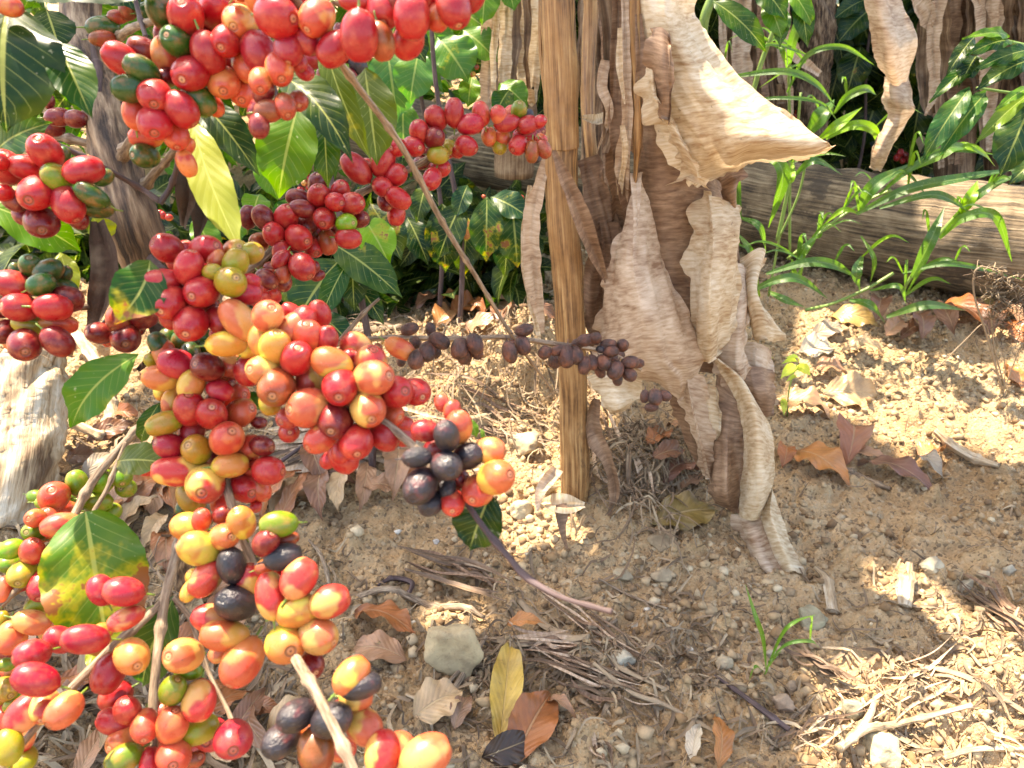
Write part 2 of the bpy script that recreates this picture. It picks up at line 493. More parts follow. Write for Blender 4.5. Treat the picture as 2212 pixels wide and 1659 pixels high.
class MB:
    def __init__(s):
        s.v = []; s.f = []; s.uv = []
    def add(s, v, f, uv=None):
        o = len(s.v)
        s.v.extend([tuple(p) for p in v])
        s.f.extend([tuple(i + o for i in q) for q in f])
        s.uv.extend(uv if uv is not None else [(0.0, 0.0)] * len(v))
        return s
    def build(s, name, mat, parent=None, origin=None, smooth=True, color=None):
        A = np.array(s.v, float)
        if origin is None:
            lo = A.min(0); hi = A.max(0)
            origin = Vector(((lo[0] + hi[0]) / 2, (lo[1] + hi[1]) / 2, lo[2] if parent is None else (lo[2] + hi[2]) / 2))
        origin = Vector(origin)
        A = A - np.array(origin)
        me = bpy.data.meshes.new(name)
        me.from_pydata(A.tolist(), [], s.f)
        ul = me.uv_layers.new(name='UVMap')
        idx = np.zeros(len(me.loops), int); me.loops.foreach_get('vertex_index', idx)
        ul.data.foreach_set('uv', np.array(s.uv, float)[idx].ravel())
        if smooth:
            me.polygons.foreach_set('use_smooth', [True] * len(me.polygons))
        me.materials.append(MAT[mat] if isinstance(mat, str) else mat)
        o = bpy.data.objects.new(name, me)
        C.objects.link(o)
        WORLD[o] = origin
        if parent is not None:
            o.parent = parent
            o.location = origin - WORLD[parent]
        else:
            o.location = origin
        if color is not None:
            o.color = color
        return o

def tag(o, label=None, cat=None, group=None, kind=None):
    if label: o['label'] = label
    if cat: o['category'] = cat
    if group: o['group'] = group
    if kind: o['kind'] = kind
    return o

def thing(name, loc, label, cat, group=None):
    o = bpy.data.objects.new(name, None)
    o.empty_display_size = 0.05
    C.objects.link(o)
    o.location = loc
    WORLD[o] = Vector(loc)
    return tag(o, label, cat, group)

def spline(pts, n):
    """Catmull-Rom through the rows of pts"""
    A = np.array([list(p) for p in pts], float)
    k = len(A)
    if k == 1:
        return np.repeat(A, n, 0)
    if k == 2:
        t = np.linspace(0, 1, n)[:, None]
        return A[0] * (1 - t) + A[1] * t
    ext = np.vstack([2 * A[0] - A[1], A, 2 * A[-1] - A[-2]])
    out = []
    for t in np.linspace(0, k - 1, n):
        i = min(int(t), k - 2); f = t - i
        p0, p1, p2, p3 = ext[i], ext[i + 1], ext[i + 2], ext[i + 3]
        out.append(0.5 * ((2 * p1) + (-p0 + p2) * f + (2 * p0 - 5 * p1 + 4 * p2 - p3) * f ** 2 + (-p0 + 3 * p1 - 3 * p2 + p3) * f ** 3))
    return np.array(out)

def nrmz(A):
    return A / (np.linalg.norm(A, axis=-1, keepdims=True) + 1e-12)

def grid_faces(n, m):
    i, j = np.meshgrid(np.arange(n - 1), np.arange(m - 1), indexing='ij')
    k = (i * m + j).ravel()
    return np.stack([k, k + 1, k + m + 1, k + m], 1).tolist()

def tube(mb, pts, radii, segs=10, n=None, rough=0.0, seed=0, nodes=None, flat=1.0):
    n = n or max(6, len(pts) * 6)
    Q = spline(pts, n)
    R = spline([[r] for r in radii], n)[:, 0] if len(radii) > 1 else np.full(n, radii[0])
    R = np.maximum(R, 1e-4)
    T = nrmz(np.gradient(Q, axis=0))
    L = np.concatenate([[0], np.cumsum(np.linalg.norm(np.diff(Q, axis=0), axis=1))])
    ref = Vector((0.13, 0.21, 1.0)).normalized()
    if abs(Vector(T[0]).dot(ref)) > 0.9:
        ref = Vector((1, 0.1, 0))
    NX = np.zeros_like(Q); nx = Vector(T[0]).cross(ref).normalized()
    for i in range(n):
        t = Vector(T[i]); nx = (nx - t * nx.dot(t)).normalized(); NX[i] = nx
    NY = np.cross(T, NX)
    A = 2 * math.pi * (np.arange(segs + 1) % segs) / segs
    rr = np.repeat(R[:, None], segs + 1, 1)
    if nodes:
        rr = rr * (1 + 0.45 * np.exp(-((L % nodes - nodes / 2) / (nodes * 0.07)) ** 2))[:, None]
    if rough:
        rr = rr * (1 + 2 * rough * fbm(np.cos(A)[None] * 1.3 + seed * 3.7 + L[:, None] * 0.5, np.sin(A)[None] * 1.9 + L[:, None] * 22, 4, seed, 0.6))
    V = Q[:, None] + NX[:, None] * (rr * np.cos(A)[None])[..., None] + NY[:, None] * (rr * np.sin(A)[None] * flat)[..., None]
    U = np.stack([np.repeat((np.arange(segs + 1) / segs * 2 * math.pi)[None], n, 0) * R.mean(), np.repeat(L[:, None], segs + 1, 1)], 2)
    m = segs + 1
    vs = V.reshape(-1, 3).tolist(); uv = U.reshape(-1, 2).tolist()
    fs = grid_faces(n, m)
    c0 = len(vs); vs.append(list(Q[0])); uv.append((0, 0))
    c1 = len(vs); vs.append(list(Q[-1])); uv.append((0, L[-1]))
    for j in range(segs):
        fs.append((c0, j + 1, j)); fs.append((c1, (n - 1) * m + j, (n - 1) * m + j + 1))
    mb.add(vs, fs, uv)
    return Q

def leaf_geo(mb, base, tip, width, bend=0.12, fold=0.18, wave=0.05, roll=0.0, facing=None, nl=30, nw=10, seed=0, shape='coffee', quilt=0.0025, side=0.0):
    base = Vector(base); tip = Vector(tip)
    ax = tip - base; L = ax.length; ax.normalize()
    f = facing if facing is not None else (CAMP - (base + tip) / 2).normalized() + Vector((0, 0, 0.5))
    nrm = (f - ax * f.dot(ax)).normalized()
    sd = ax.cross(nrm).normalized()
    if roll:
        q = Matrix.Rotation(roll, 3, ax)
        nrm = q @ nrm; sd = q @ sd
    r_ = random.Random(seed)
    ph = r_.uniform(0, 6.28); ph2 = r_.uniform(0, 6.28)
    t = np.linspace(0, 1, nl + 1)
    if shape == 'coffee':
        wd = np.sin(math.pi * np.minimum(1, t * 0.98 + 0.01) ** 0.85) ** 0.85
        wd = np.where(t > 0.82, wd * 0.86 * (1 - (t - 0.82) / 0.18 * 0.55), wd)
        wd = np.where(t < 0.06, wd * (0.35 + t * 10), wd)
    elif shape == 'round':
        wd = np.sin(math.pi * (t * 0.98 + 0.01) ** 0.75) ** 0.6
    else:
        wd = np.sin(math.pi * (t * 0.97 + 0.02) ** 0.7) ** 0.8
    wd[-1] = 0.01
    base, ax, nrm, sd = (np.array(v) for v in (base, ax, nrm, sd))
    c = base + ax * (L * t)[:, None] + nrm * (L * bend * (4 * t * (1 - t)) - L * bend * 0.6 * t * t)[:, None] + sd * (L * side * 4 * t * (1 - t))[:, None]
    s = np.linspace(-1, 1, nw + 1)[None]; k = np.abs(s); T = t[:, None]; hw = (width / 2 * wd)[:, None]
    z = fold * hw * k - wave * width * k ** 2 * np.sin(T * 19 + ph + np.where(s > 0, 1.7, 0)) - wave * 0.7 * width * np.sin(T * 6 + ph2) * s
    z = z + quilt * width * np.cos((T - 0.21 * k) * 2 * math.pi * 10) * (1 - k * 0.5) * k ** 0.5 * 2
    edge = 1 + 0.015 * np.sin(T * 60 + s * 4) * k
    V = c[:, None] + sd * (s * hw * edge)[..., None] + nrm * z[..., None] + ax * (0.10 * width * k * wd[:, None])[..., None]
    U = np.stack([np.repeat(0.5 + s / 2, nl + 1, 0), np.repeat(T, nw + 1, 1)], 2)
    mb.add(V.reshape(-1, 3).tolist(), grid_faces(nl + 1, nw + 1), U.reshape(-1, 2).tolist())

def strip_geo(mb, pts, widths, facing=None, fold=0.25, n=22, nw=4, twist=0.0, wave=0.0, seed=0):
    """grass blade or dried strip through 3D points; widths in metres"""
    Q = spline(pts, n); Wd = spline([[x] for x in widths], n)[:, 0]
    T = nrmz(np.gradient(Q, axis=0))
    L = np.concatenate([[0], np.cumsum(np.linalg.norm(np.diff(Q, axis=0), axis=1))])
    f = np.repeat(np.array(facing)[None], n, 0) if facing is not None else nrmz(np.array(CAMP) - Q) + np.array((0, 0, .4))
    NN = nrmz(f - T * (f * T).sum(1, keepdims=True)); SD = np.cross(T, NN)
    a = (twist * (np.linspace(0, 1, n) - 0.3))[:, None]
    NN, SD = NN * np.cos(a) + SD * np.sin(a), SD * np.cos(a) - NN * np.sin(a)
    hw = (np.maximum(Wd, 0.0003) / 2)[:, None]
    s = np.linspace(-1, 1, nw + 1)[None]; k = np.abs(s); LL = L[:, None] + 0 * s
    z = fold * hw * k; ee = 1.0
    if wave:
        z = z + wave * hw * 1.6 * fbm(LL * 11 + seed * 7, s * 2.2 + seed + LL * 0, 3, seed)
        ee = 1 + 0.9 * wave * fbm(LL * 24, np.where(s > 0, 5.0, 9.0) + seed + LL * 0, 3, 3, 0.6) * k
        U = np.stack([(s + 1) * hw, LL], 2)
    else:
        U = np.stack([0.5 + s / 2 + LL * 0, LL], 2)
    V = Q[:, None] + SD[:, None] * (s * hw * ee)[..., None] + NN[:, None] * z[..., None]
    mb.add(V.reshape(-1, 3).tolist(), grid_faces(n, nw + 1), U.reshape(-1, 2).tolist())

def sheet_geo(mb, rows, nu=26, nv=60, crinkle=0.006, folds=0.012, ragged=0.01, seed=0, foldfreq=9, along=True):
    """surface through rows of (x, y, depth) picture points, top row first"""
    R3 = []
    for r in rows:
        R3.append(spline([P(*q) for q in r], nu))
    R3 = np.array(R3)                       # rows, nu, 3
    S = np.array([spline(R3[:, j, :], nv) for j in range(nu)])      # nu, nv, 3
    S = np.transpose(S, (1, 0, 2))          # nv, nu, 3
    du = np.gradient(S, axis=1); dv = np.gradient(S, axis=0)
    nn = np.cross(du, dv); nn /= (np.linalg.norm(nn, axis=2, keepdims=True) + 1e-12)
    Lu = np.cumsum(np.linalg.norm(du, axis=2), axis=1); Lv = np.cumsum(np.linalg.norm(dv, axis=2), axis=0)
    UU = Lu - Lu[:, nu // 2:nu // 2 + 1]
    VV = np.repeat(Lv[:, nu // 2:nu // 2 + 1], nu, 1)
    # folds run across the blade (constant v) for banana, wrinkles finer
    z = folds * fbm(UU * foldfreq * 2.2, VV * foldfreq * 0.28, 4, seed + 1, 0.45) * 1.7
    z += crinkle * 0.14 * fbm(UU * 16, VV * 30, 3, seed + 2, 0.5)
    S = S + nn * z[:, :, None]
    # ragged rim: push the border vertices about in the plane of the sheet
    sdir = du / (np.linalg.norm(du, axis=2, keepdims=True) + 1e-9)
    vdir = dv / (np.linalg.norm(dv, axis=2, keepdims=True) + 1e-9)
    for j, wgt in ((0, 1.0), (1, 0.6), (2, 0.25), (nu - 1, 1.0), (nu - 2, 0.6), (nu - 3, 0.25)):
        k = 0.55 * ragged * wgt * fbm(VV[:, j] * 30 + j // 3, VV[:, j] * 0 + seed, 3, seed + 4, 0.7) * 2
        S[:, j, :] += sdir[:, j, :] * k[:, None] + nn[:, j, :] * (k[:, None] * 1.2)
    for i, wgt in ((nv - 1, 1.0), (nv - 2, 0.6), (nv - 3, 0.3)):
        k = 0.55 * ragged * wgt * fbm(UU[i, :] * 45, UU[i, :] * 0 + seed, 3, seed + 6, 0.7) * 2
        S[i, :, :] += vdir[i, :, :] * k[:, None] + nn[i, :, :] * k[:, None]
    vs = S.reshape(-1, 3)
    uv = np.stack([UU + 3 + seed * 0.37, VV + seed * 0.71], 2).reshape(-1, 2)
    fs = [(i * nu + j, i * nu + j + 1, (i + 1) * nu + j + 1, (i + 1) * nu + j) for i in range(nv - 1) for j in range(nu - 1)]
    mb.add(vs.tolist(), fs, [tuple(q) for q in uv.tolist()])

def rock_geo(mb, c, size, seed=0, sub=3, squash=0.7, angular=0.25, rot=0.0):
    import bmesh
    bm = bmesh.new()
    bmesh.ops.create_icosphere(bm, subdivisions=sub, radius=1)
    r_ = random.Random(seed)
    planes = [(Vector((r_.gauss(0, 1), r_.gauss(0, 1), r_.gauss(0, 1))).normalized(), r_.uniform(0.55, 0.85)) for _ in range(11)]
    R = Matrix.Rotation(rot, 3, 'Z')
    vs = []
    for v in bm.verts:
        p = v.co.copy()
        for n_, dd in planes:
            k = p.dot(n_)
            if k > dd: p -= n_ * (k - dd) * 0.92
        nz = float(fbm(np.float64(p.x * 2.5 + seed), np.float64(p.y * 2.5 + p.z * 1.9), 4, seed)) * angular
        p *= 1 + nz
        p = Vector((p.x * size[0] / 2, p.y * size[1] / 2, p.z * size[2] / 2))
        vs.append(R @ p + Vector(c))
    fs = [tuple(v.index for v in f.verts) for f in bm.faces]
    bm.free()
    mb.add(vs, fs)

# ------------------------------------------------------------------ ground
def axis(a0, a1, step, far_lo, far_hi):
    core = np.arange(a0, a1, step)
    lo = a0 - np.array([0.03, 0.08, 0.16, 0.3, 0.6, 1, 2, 4, 8, 16, 40]); hi = a1 + np.array([0.03, 0.08, 0.16, 0.3, 0.6, 1, 2, 4, 8, 16, 40, 90])
    lo = lo[lo > far_lo]; hi = hi[hi < far_hi]
    return np.concatenate([lo[::-1], core, hi])

gx = axis(-1.6, 1.75, 0.0056, -60, 60)
gy = np.concatenate([[-3, -1.5, -0.6, -0.1, 0.1, 0.2], np.arange(0.28, 1.6, 0.0048), np.arange(1.6, 3.4, 0.010), [3.5, 3.8, 4.2, 5, 6, 8, 12, 20, 40, 90]])
GX, GY = np.meshgrid(gx, gy)
GZ = H(GX, GY)
nx_, ny_ = len(gx), len(gy)
me = bpy.data.meshes.new('ground')
V = np.stack([GX, GY, GZ], 2).reshape(-1, 3)
i_ = (np.arange(ny_ - 1)[:, None] * nx_ + np.arange(nx_ - 1)[None, :]).reshape(-1)
F = np.stack([i_, i_ + 1, i_ + nx_ + 1, i_ + nx_], 1)
me.vertices.add(len(V)); me.vertices.foreach_set('co', V.ravel())
me.loops.add(F.size); me.loops.foreach_set('vertex_index', F.ravel().astype(np.int32))
me.polygons.add(len(F)); me.polygons.foreach_set('loop_start', np.arange(0, F.size, 4, dtype=np.int32))
me.update(calc_edges=True)
me.polygons.foreach_set('use_smooth', [True] * len(F))
me.materials.append(MAT['soil'])
ground = bpy.data.objects.new('ground', me); C.objects.link(ground)
tag(ground, 'bare sandy brown soil with clods', kind='structure')

# crumbs and pebbles lying on the soil: nobody could count them
def scatter_crumbs(name, n, smin, smax, region, mat, label, seed, thresh=None):
    r_ = np.random.RandomState(seed)
    t = (1 + 5 ** 0.5) / 2
    ico = np.array([(-1, t, 0), (1, t, 0), (-1, -t, 0), (1, -t, 0), (0, -1, t), (0, 1, t), (0, -1, -t), (0, 1, -t), (t, 0, -1), (t, 0, 1), (-t, 0, -1), (-t, 0, 1)], float)
    ico /= np.linalg.norm(ico[0])
    fi = np.array([(0, 11, 5), (0, 5, 1), (0, 1, 7), (0, 7, 10), (0, 10, 11), (1, 5, 9), (5, 11, 4), (11, 10, 2), (10, 7, 6), (7, 1, 8), (3, 9, 4), (3, 4, 2), (3, 2, 6), (3, 6, 8), (3, 8, 9), (4, 9, 5), (2, 4, 11), (6, 2, 10), (8, 6, 7), (9, 8, 1)])
    x = r_.uniform(region[0], region[1], n); y = region[2] + (region[3] - region[2]) * r_.uniform(0, 1, n) ** 1.35
    cl = fbm(x * 6, y * 6, 3, 77)
    keep = cl + r_.uniform(-0.35, 0.35, n) > -0.08
    x = x[keep]; y = y[keep]; n = len(x)
    s = smin + (smax - smin) * r_.uniform(0, 1, n) ** 4
    z = H(x, y) + s * 0.25
    V = ico[None] * (1 + r_.uniform(-0.42, 0.42, (n, 12, 1)))
    V = V * (s[:, None, None] * r_.uniform(0.7, 1.25, (n, 1, 3)) * np.array([1, 1, 0.75]))
    V = V + np.stack([x, y, z], 1)[:, None, :]
    F = fi[None] + (np.arange(n) * 12)[:, None, None]
    me = bpy.data.meshes.new(name)
    V = V.reshape(-1, 3); F = F.reshape(-1, 3)
    me.vertices.add(len(V)); me.vertices.foreach_set('co', V.ravel())
    me.loops.add(F.size); me.loops.foreach_set('vertex_index', F.ravel().astype(np.int32))
    me.polygons.add(len(F)); me.polygons.foreach_set('loop_start', np.arange(0, F.size, 3, dtype=np.int32))
    me.update(calc_edges=True)
    me.materials.append(MAT[mat])
    o = bpy.data.objects.new(name, me); C.objects.link(o)
    return tag(o, label, 'soil crumbs', kind='stuff')

scatter_crumbs('soil_crumbs', 95000, 0.0010, 0.009, (-1.3, 1.5, 0.35, 2.6), 'crumb', 'small crumbs and pebbles of dry soil strewn over the ground', 5)

# ------------------------------------------------------------------ cherries
def cherry_mesh(name, kind, seed):
    r_ = random.Random(seed)
    n, sg = 20, 24
    vs = []; fs = []
    # profile from the stalk (z<-1) to the tip (z=+1); the long half axis is 1.0, the half width 0.80
    prof = [(0.0, -1.45), (0.05, -1.44), (0.055, -1.2), (0.07, -1.02), (0.13, -0.985)]
    for i in range(2, n):
        a = math.pi * i / n
        z = -math.cos(a); rr = math.sin(a) ** (0.93)
        if z > 0.93: continue
        prof.append((rr * 0.80, z * (0.995 if z < 0 else 0.985)))
    prof += [(0.255, 0.938), (0.205, 0.935), (0.175, 0.915), (0.13, 0.93), (0.06, 0.945), (0.0, 0.93)]
    for (rr, z) in prof:
        for j in range(sg):
            a = 2 * math.pi * j / sg
            q = 1.0
            if kind != 'fresh' and -0.95 < z < 0.92:
                amp = 0.10 if kind == 'dry' else 0.05
                q += amp * float(fbm(np.float64(math.cos(a) * 1.6 + seed * 5), np.float64(math.sin(a) * 1.6 + z * 0.8), 3, seed)) * 1.6
                if kind == 'dry':
                    q -= 0.10 * math.exp(-((math.sin(a)) / 0.16) ** 2) * (1 - abs(z)) ** 0.4
            elif -0.95 < z < 0.92:
                q += 0.03 * math.cos(2 * a + seed) + 0.012 * math.cos(3 * a + seed * 2)
            fl = 0.93 if kind == 'fresh' else 0.88
            vs.append((rr * q * math.cos(a), rr * q * math.sin(a) * fl, z))
    for i in range(len(prof) - 1):
        for j in range(sg):
            k = (j + 1) % sg
            fs.append((i * sg + j, i * sg + k, (i + 1) * sg + k, (i + 1) * sg + j))
    me = bpy.data.meshes.new(name)
    me.from_pydata(vs, [], fs)
    me.polygons.foreach_set('use_smooth', [True] * len(me.polygons))
    me.materials.append(MAT['cherry' if kind == 'fresh' else ('dry' if kind == 'dry' else 'black')])
    return me

CH = {'fresh': [cherry_mesh('cherry', 'fresh', i) for i in range(4)],
      'dry': [cherry_mesh('dried_cherry', 'dry', i) for i in range(4)],
      'black': [cherry_mesh('black_cherry', 'black', i) for i in range(4)]}

COL = {  # colour, blush
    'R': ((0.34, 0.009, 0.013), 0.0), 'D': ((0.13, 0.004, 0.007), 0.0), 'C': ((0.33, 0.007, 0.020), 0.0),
    'O': ((0.50, 0.125, 0.04), 0.85), 'P': ((0.58, 0.28, 0.08), 1.0), 'Y': ((0.55, 0.31, 0.05), 0.75),
    'L': ((0.25, 0.23, 0.012), 0.25), 'G': ((0.016, 0.060, 0.006), 0.0), 'g': ((0.10, 0.21, 0.006), 0.1),
    'B': ((0.19, 0.05, 0.012), 0.4), 'K': ((0.02, 0.02, 0.02), 0.0), 'M': ((0.02, 0.02, 0.02), 0.0)}
KNAME = {'R': 'ripe_cherry', 'D': 'ripe_cherry', 'C': 'ripe_cherry', 'O': 'ripening_cherry', 'P': 'ripening_cherry', 'Y': 'ripening_cherry',
         'L': 'unripe_cherry', 'G': 'unripe_cherry', 'g': 'unripe_cherry', 'B': 'ripening_cherry', 'K': 'black_cherry', 'M': 'dried_cherry'}
KLAB = {'C': None, 'D': 'dark red ripe cherry', 'G': 'green unripe cherry', 'g': 'bright green unripe cherry', 'L': 'yellow green unripe cherry',
        'Y': 'yellow orange cherry', 'P': 'peach coloured cherry with red blush', 'K': 'blackened overripe cherry', 'M': 'shrivelled dark brown cherry', 'O': 'orange red cherry', 'B': 'brownish orange cherry', 'R': 'bright red ripe cherry'}
TILE = {k: (i % 4, i // 4) for i, k in enumerate('ABCDEFGHIJKL')}

def tile(tn, x, y):
    tx, ty = TILE[tn]
    return tx * 553.0 + x / 3.0, ty * 553.0 + y / 3.0

NCH = 0
def cherries(parent, tn, d, text):
    """each entry: x y length width angle colour layer(0 front 1 mid 2 back), in enlarged tile pixels"""
    global NCH
    fill = parent.get('fill', 0)
    for e in text.split(';'):
        q = e.split()
        if len(q) < 6: continue
        x, y, ln, wd, ang = map(float, q[:5]); c = q[5]; lay = int(q[6]) if len(q) > 6 else 0
        NCH += 1
        r_ = random.Random(NCH * 13)
        if ln < wd: ln, wd = wd, ln
        if abs(ln / wd) > 1.7: wd = ln / 1.5
        ox, oy = tile(tn, x, y)
        b = W(wd / 3.0, d) / 2 / 0.78 * 1.13                 # unit of the mesh from its width
        a_long = b
        app = W(ln / 3.0, d) / 2 * 1.13
        w2 = (b * 0.78) ** 2
        s2 = (app ** 2 - w2) / max(a_long ** 2 - w2, 1e-12)
        s2 = min(max(s2, 0.0), 1.0)
        stretch = max(1.0, app / a_long) if s2 >= 1 else 1.0
        tilt = math.acos(math.sqrt(s2))
        tilt = min(tilt, math.radians(68))
        dd = d + lay * 0.011 * (d / 0.4) + r_.uniform(-0.002, 0.002)
        k = dd / d
        pos = P(ox, oy, dd)
        vd = (CAMP - pos).normalized()
        an = math.radians(ang + r_.uniform(-6, 6))
        dr = (RIGHT * math.cos(an) + UP * math.sin(an))
        dr = (dr - vd * dr.dot(vd)).normalized()
        dr = (dr * math.cos(tilt) + vd * math.sin(tilt)).normalized()
        kind = 'dry' if c == 'M' else ('black' if c == 'K' else 'fresh')
        o = bpy.data.objects.new(KNAME[c], CH[kind][r_.randrange(4)])
        C.objects.link(o)
        quat = dr.to_track_quat('Z', 'Y')
        o.rotation_mode = 'QUATERNION'
        o.rotation_quaternion = quat @ Euler((0, 0, r_.uniform(0, 6.28))).to_quaternion()
        o.scale = (b * k, b * k, b * k * stretch)
        o.parent = parent
        o.location = pos - WORLD[parent]
        WORLD[o] = pos
        col, bl = COL[c]
        j = r_.uniform(0.85, 1.15)
        g = r_.uniform(0.75, 1.35)
        o.color = (min(1, col[0] * j), min(1, col[1] * j * g), col[2] * j, bl * r_.uniform(0.6, 1.0) if bl else (0.0))
        if KLAB[c]: o['label'] = KLAB[c]
        if fill and r_.random() < fill and c not in 'MK':
            # a neighbour behind, filling the whorl
            af = r_.uniform(0, 6.28)
            q_ = bpy.data.objects.new(KNAME[c], CH['fresh'][r_.randrange(4)]); C.objects.link(q_)
            q_.rotation_mode = 'QUATERNION'; q_.rotation_quaternion = quat @ Euler((r_.uniform(-.9, .9), r_.uniform(-.9, .9), 0)).to_quaternion()
            q_.scale = (b * .92, b * .92, b * .92); q_.parent = parent
            p2 = P(ox + math.cos(af) * ln / 3 * .62, oy + math.sin(af) * ln / 3 * .62, d + .024)
            q_.location = p2 - WORLD[parent]; WORLD[q_] = p2
            q_.color = o.color[:]
            if KLAB[c]: q_['label'] = KLAB[c]

def branch(parent, pts, radii, mat='twig', name='branch', nodes=0.028, segs=10, rough=0.05, n=None):
    """pts (x, y, depth) in picture coordinates; radii in picture pixels (half width)"""
    mb = MB()
    P3 = [P(q[0], q[1], q[2] * 1.035) for q in pts]
    rr = [W(r, q[2]) for r, q in zip(radii, pts)]
    tube(mb, P3, rr, segs, n or len(pts) * 14, rough, len(pts), nodes)
    return mb.build(name, mat, parent)

def leaf(parent, base, tip, width, col, blem=0.0, name='leaf', mat='leaf', label=None, **kw):
    """base, tip: (x, y, depth); width in picture pixels"""
    mb = MB()
    d = (base[2] + tip[2]) / 2
    leaf_geo(mb, P(*base), P(*tip), W(width, d), seed=int(base[0] * 3 + base[1]), **kw)
    o = mb.build(name, mat, parent, color=(col[0], col[1], col[2], blem))
    if label: o['label'] = label
    return o

DG = (0.005, 0.026, 0.005); MG = (0.011, 0.055, 0.005); LG = (0.060, 0.16, 0.008); YG = (0.22, 0.26, 0.03); OL = (0.065, 0.10, 0.010); PY = (0.27, 0.30, 0.05); BG = (0.012, 0.048, 0.018)

# ------------------------------------------------------------------ coffee shrub with its trunk (left)
shrub = thing('coffee_shrub', G(330, 1290), 'coffee shrub with gnarled brown trunk carrying red cherries at upper left', 'coffee plant')
mb = MB()
TR = [(175, -60, .60), (165, 50, .59), (185, 130, .57), (215, 220, .55), (235, 320, .53), (262, 410, .52), (290, 500, .52), (335, 620, .55), (385, 780, .60), (405, 930, .68), (410, 1080, .80), (400, 1250, .95)]
Q = [P(*q) for q in TR] + [G(400, 1215) + Vector((0, 0, -0.06))]
tube(mb, Q, [W(r, .55) for r in (36, 40, 40, 38, 44, 42, 46, 40, 32, 32, 34, 38, 44)], 20, 120, 0.28, 3)
trunk = mb.build('trunk', 'bark', shrub)
for pts, rad, mat in (
    ([(262, 345, .50), (290, 300, .47), (330, 262, .44), (370, 225, .41)], (15, 13, 11, 9), 'twig'),
    ([(300, 420, .51), (330, 380, .49), (360, 345, .47), (400, 300, .44)], (12, 10, 9, 8), 'twig'),
    ([(215, 110, .57), (250, 85, .52), (300, 55, .46), (420, 30, .40), (560, 60, .38)], (10, 9, 9, 8, 6), 'twig'),
    ([(-20, 275, .40), (60, 290, .41), (130, 315, .43), (220, 360, .45), (300, 405, .47), (345, 435, .47)], (5, 6, 6, 6, 6, 7), 'dark_twig'),
    ([(345, 440, .47), (368, 405, .47), (382, 360, .46), (386, 320, .45)], (7, 6, 6, 5), 'dark_twig'),
    ([(190, 60, .56), (202, 120, .54), (212, 160, .53), (205, 240, .52), (195, 310, .52)], (8, 9, 10, 12, 9), 'dark_twig'),
    ([(100, 290, .54), (150, 300, .54), (210, 315, .54)], (9, 9, 9), 'twig'),
    ([(290, -10, .45), (300, 30, .45), (315, 80, .44)], (5, 5, 5), 'dark_twig'),
    ([(220, 470, .50), (170, 440, .47), (90, 440, .43), (0, 400, .41)], (8, 7, 6, 5), 'twig'),
    ([(300, 620, .52), (200, 660, .47), (90, 660, .42), (-30, 640, .40)], (9, 8, 7, 6), 'twig'),
    ([(330, 560, .50), (370, 640, .47), (400, 740, .45)], (14, 10, 8), 'dark_twig')):
    branch(shrub, pts, rad, mat, nodes=0.035)

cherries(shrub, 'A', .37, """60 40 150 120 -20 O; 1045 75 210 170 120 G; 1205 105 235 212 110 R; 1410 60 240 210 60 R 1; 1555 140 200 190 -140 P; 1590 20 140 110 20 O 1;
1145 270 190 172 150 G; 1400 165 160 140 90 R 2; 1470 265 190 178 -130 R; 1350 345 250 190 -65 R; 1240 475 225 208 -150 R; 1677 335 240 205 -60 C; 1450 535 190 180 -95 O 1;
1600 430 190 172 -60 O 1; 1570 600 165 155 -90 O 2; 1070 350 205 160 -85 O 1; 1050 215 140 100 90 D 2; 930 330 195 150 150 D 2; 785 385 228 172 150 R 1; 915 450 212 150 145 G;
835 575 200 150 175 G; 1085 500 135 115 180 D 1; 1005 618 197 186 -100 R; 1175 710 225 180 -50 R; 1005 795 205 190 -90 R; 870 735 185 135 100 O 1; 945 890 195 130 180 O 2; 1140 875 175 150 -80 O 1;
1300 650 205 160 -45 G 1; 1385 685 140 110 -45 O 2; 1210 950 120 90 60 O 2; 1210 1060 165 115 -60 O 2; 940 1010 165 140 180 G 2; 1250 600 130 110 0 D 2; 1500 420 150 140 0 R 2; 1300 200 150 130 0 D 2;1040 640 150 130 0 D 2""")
cherries(shrub, 'A', .52, "380 760 150 115 0 D; 490 770 130 110 0 D; 320 660 90 60 90 D; 345 835 130 90 0 D 1; 830 50 140 100 90 B; 960 80 140 110 0 G; 670 180 190 90 0 G; 665 250 150 95 0 B; 760 110 110 80 0 B")
cherries(shrub, 'A', .40, """295 985 212 185 115 R; 365 1150 178 142 150 g; 545 1105 232 172 15 R; 400 1010 120 90 60 G 2; 670 1150 125 95 30 G 2; 170 1085 195 142 165 R 1; 40 1085 205 180 100 R 1; -10 1050 110 110 90 R; 240 1250 218 202 -135 R; 440 1325 222 182 -60 R;
270 1440 192 182 -90 D 1; 595 1265 208 128 150 G; 625 1345 190 90 170 G 2; 90 1300 150 125 -40 D 1; 20 1250 115 105 180 R; 150 1390 130 115 -60 D 2; 500 1410 145 120 -50 D 2; 340 1250 150 130 0 D 2""")
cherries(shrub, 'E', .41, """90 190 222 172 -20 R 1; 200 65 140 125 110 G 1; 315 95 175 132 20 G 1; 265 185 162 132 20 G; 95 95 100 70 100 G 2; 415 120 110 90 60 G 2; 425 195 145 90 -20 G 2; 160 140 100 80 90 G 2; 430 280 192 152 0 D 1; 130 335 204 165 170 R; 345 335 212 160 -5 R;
10 340 150 110 180 D 1; 385 440 204 124 0 O 1; 190 445 194 125 170 L 1; 160 575 192 184 -90 D; 375 555 204 150 -40 D; 30 490 160 135 -140 D 1; 60 560 90 70 -90 O 2; 260 400 120 110 0 D 2; 470 310 110 90 0 D 2""")
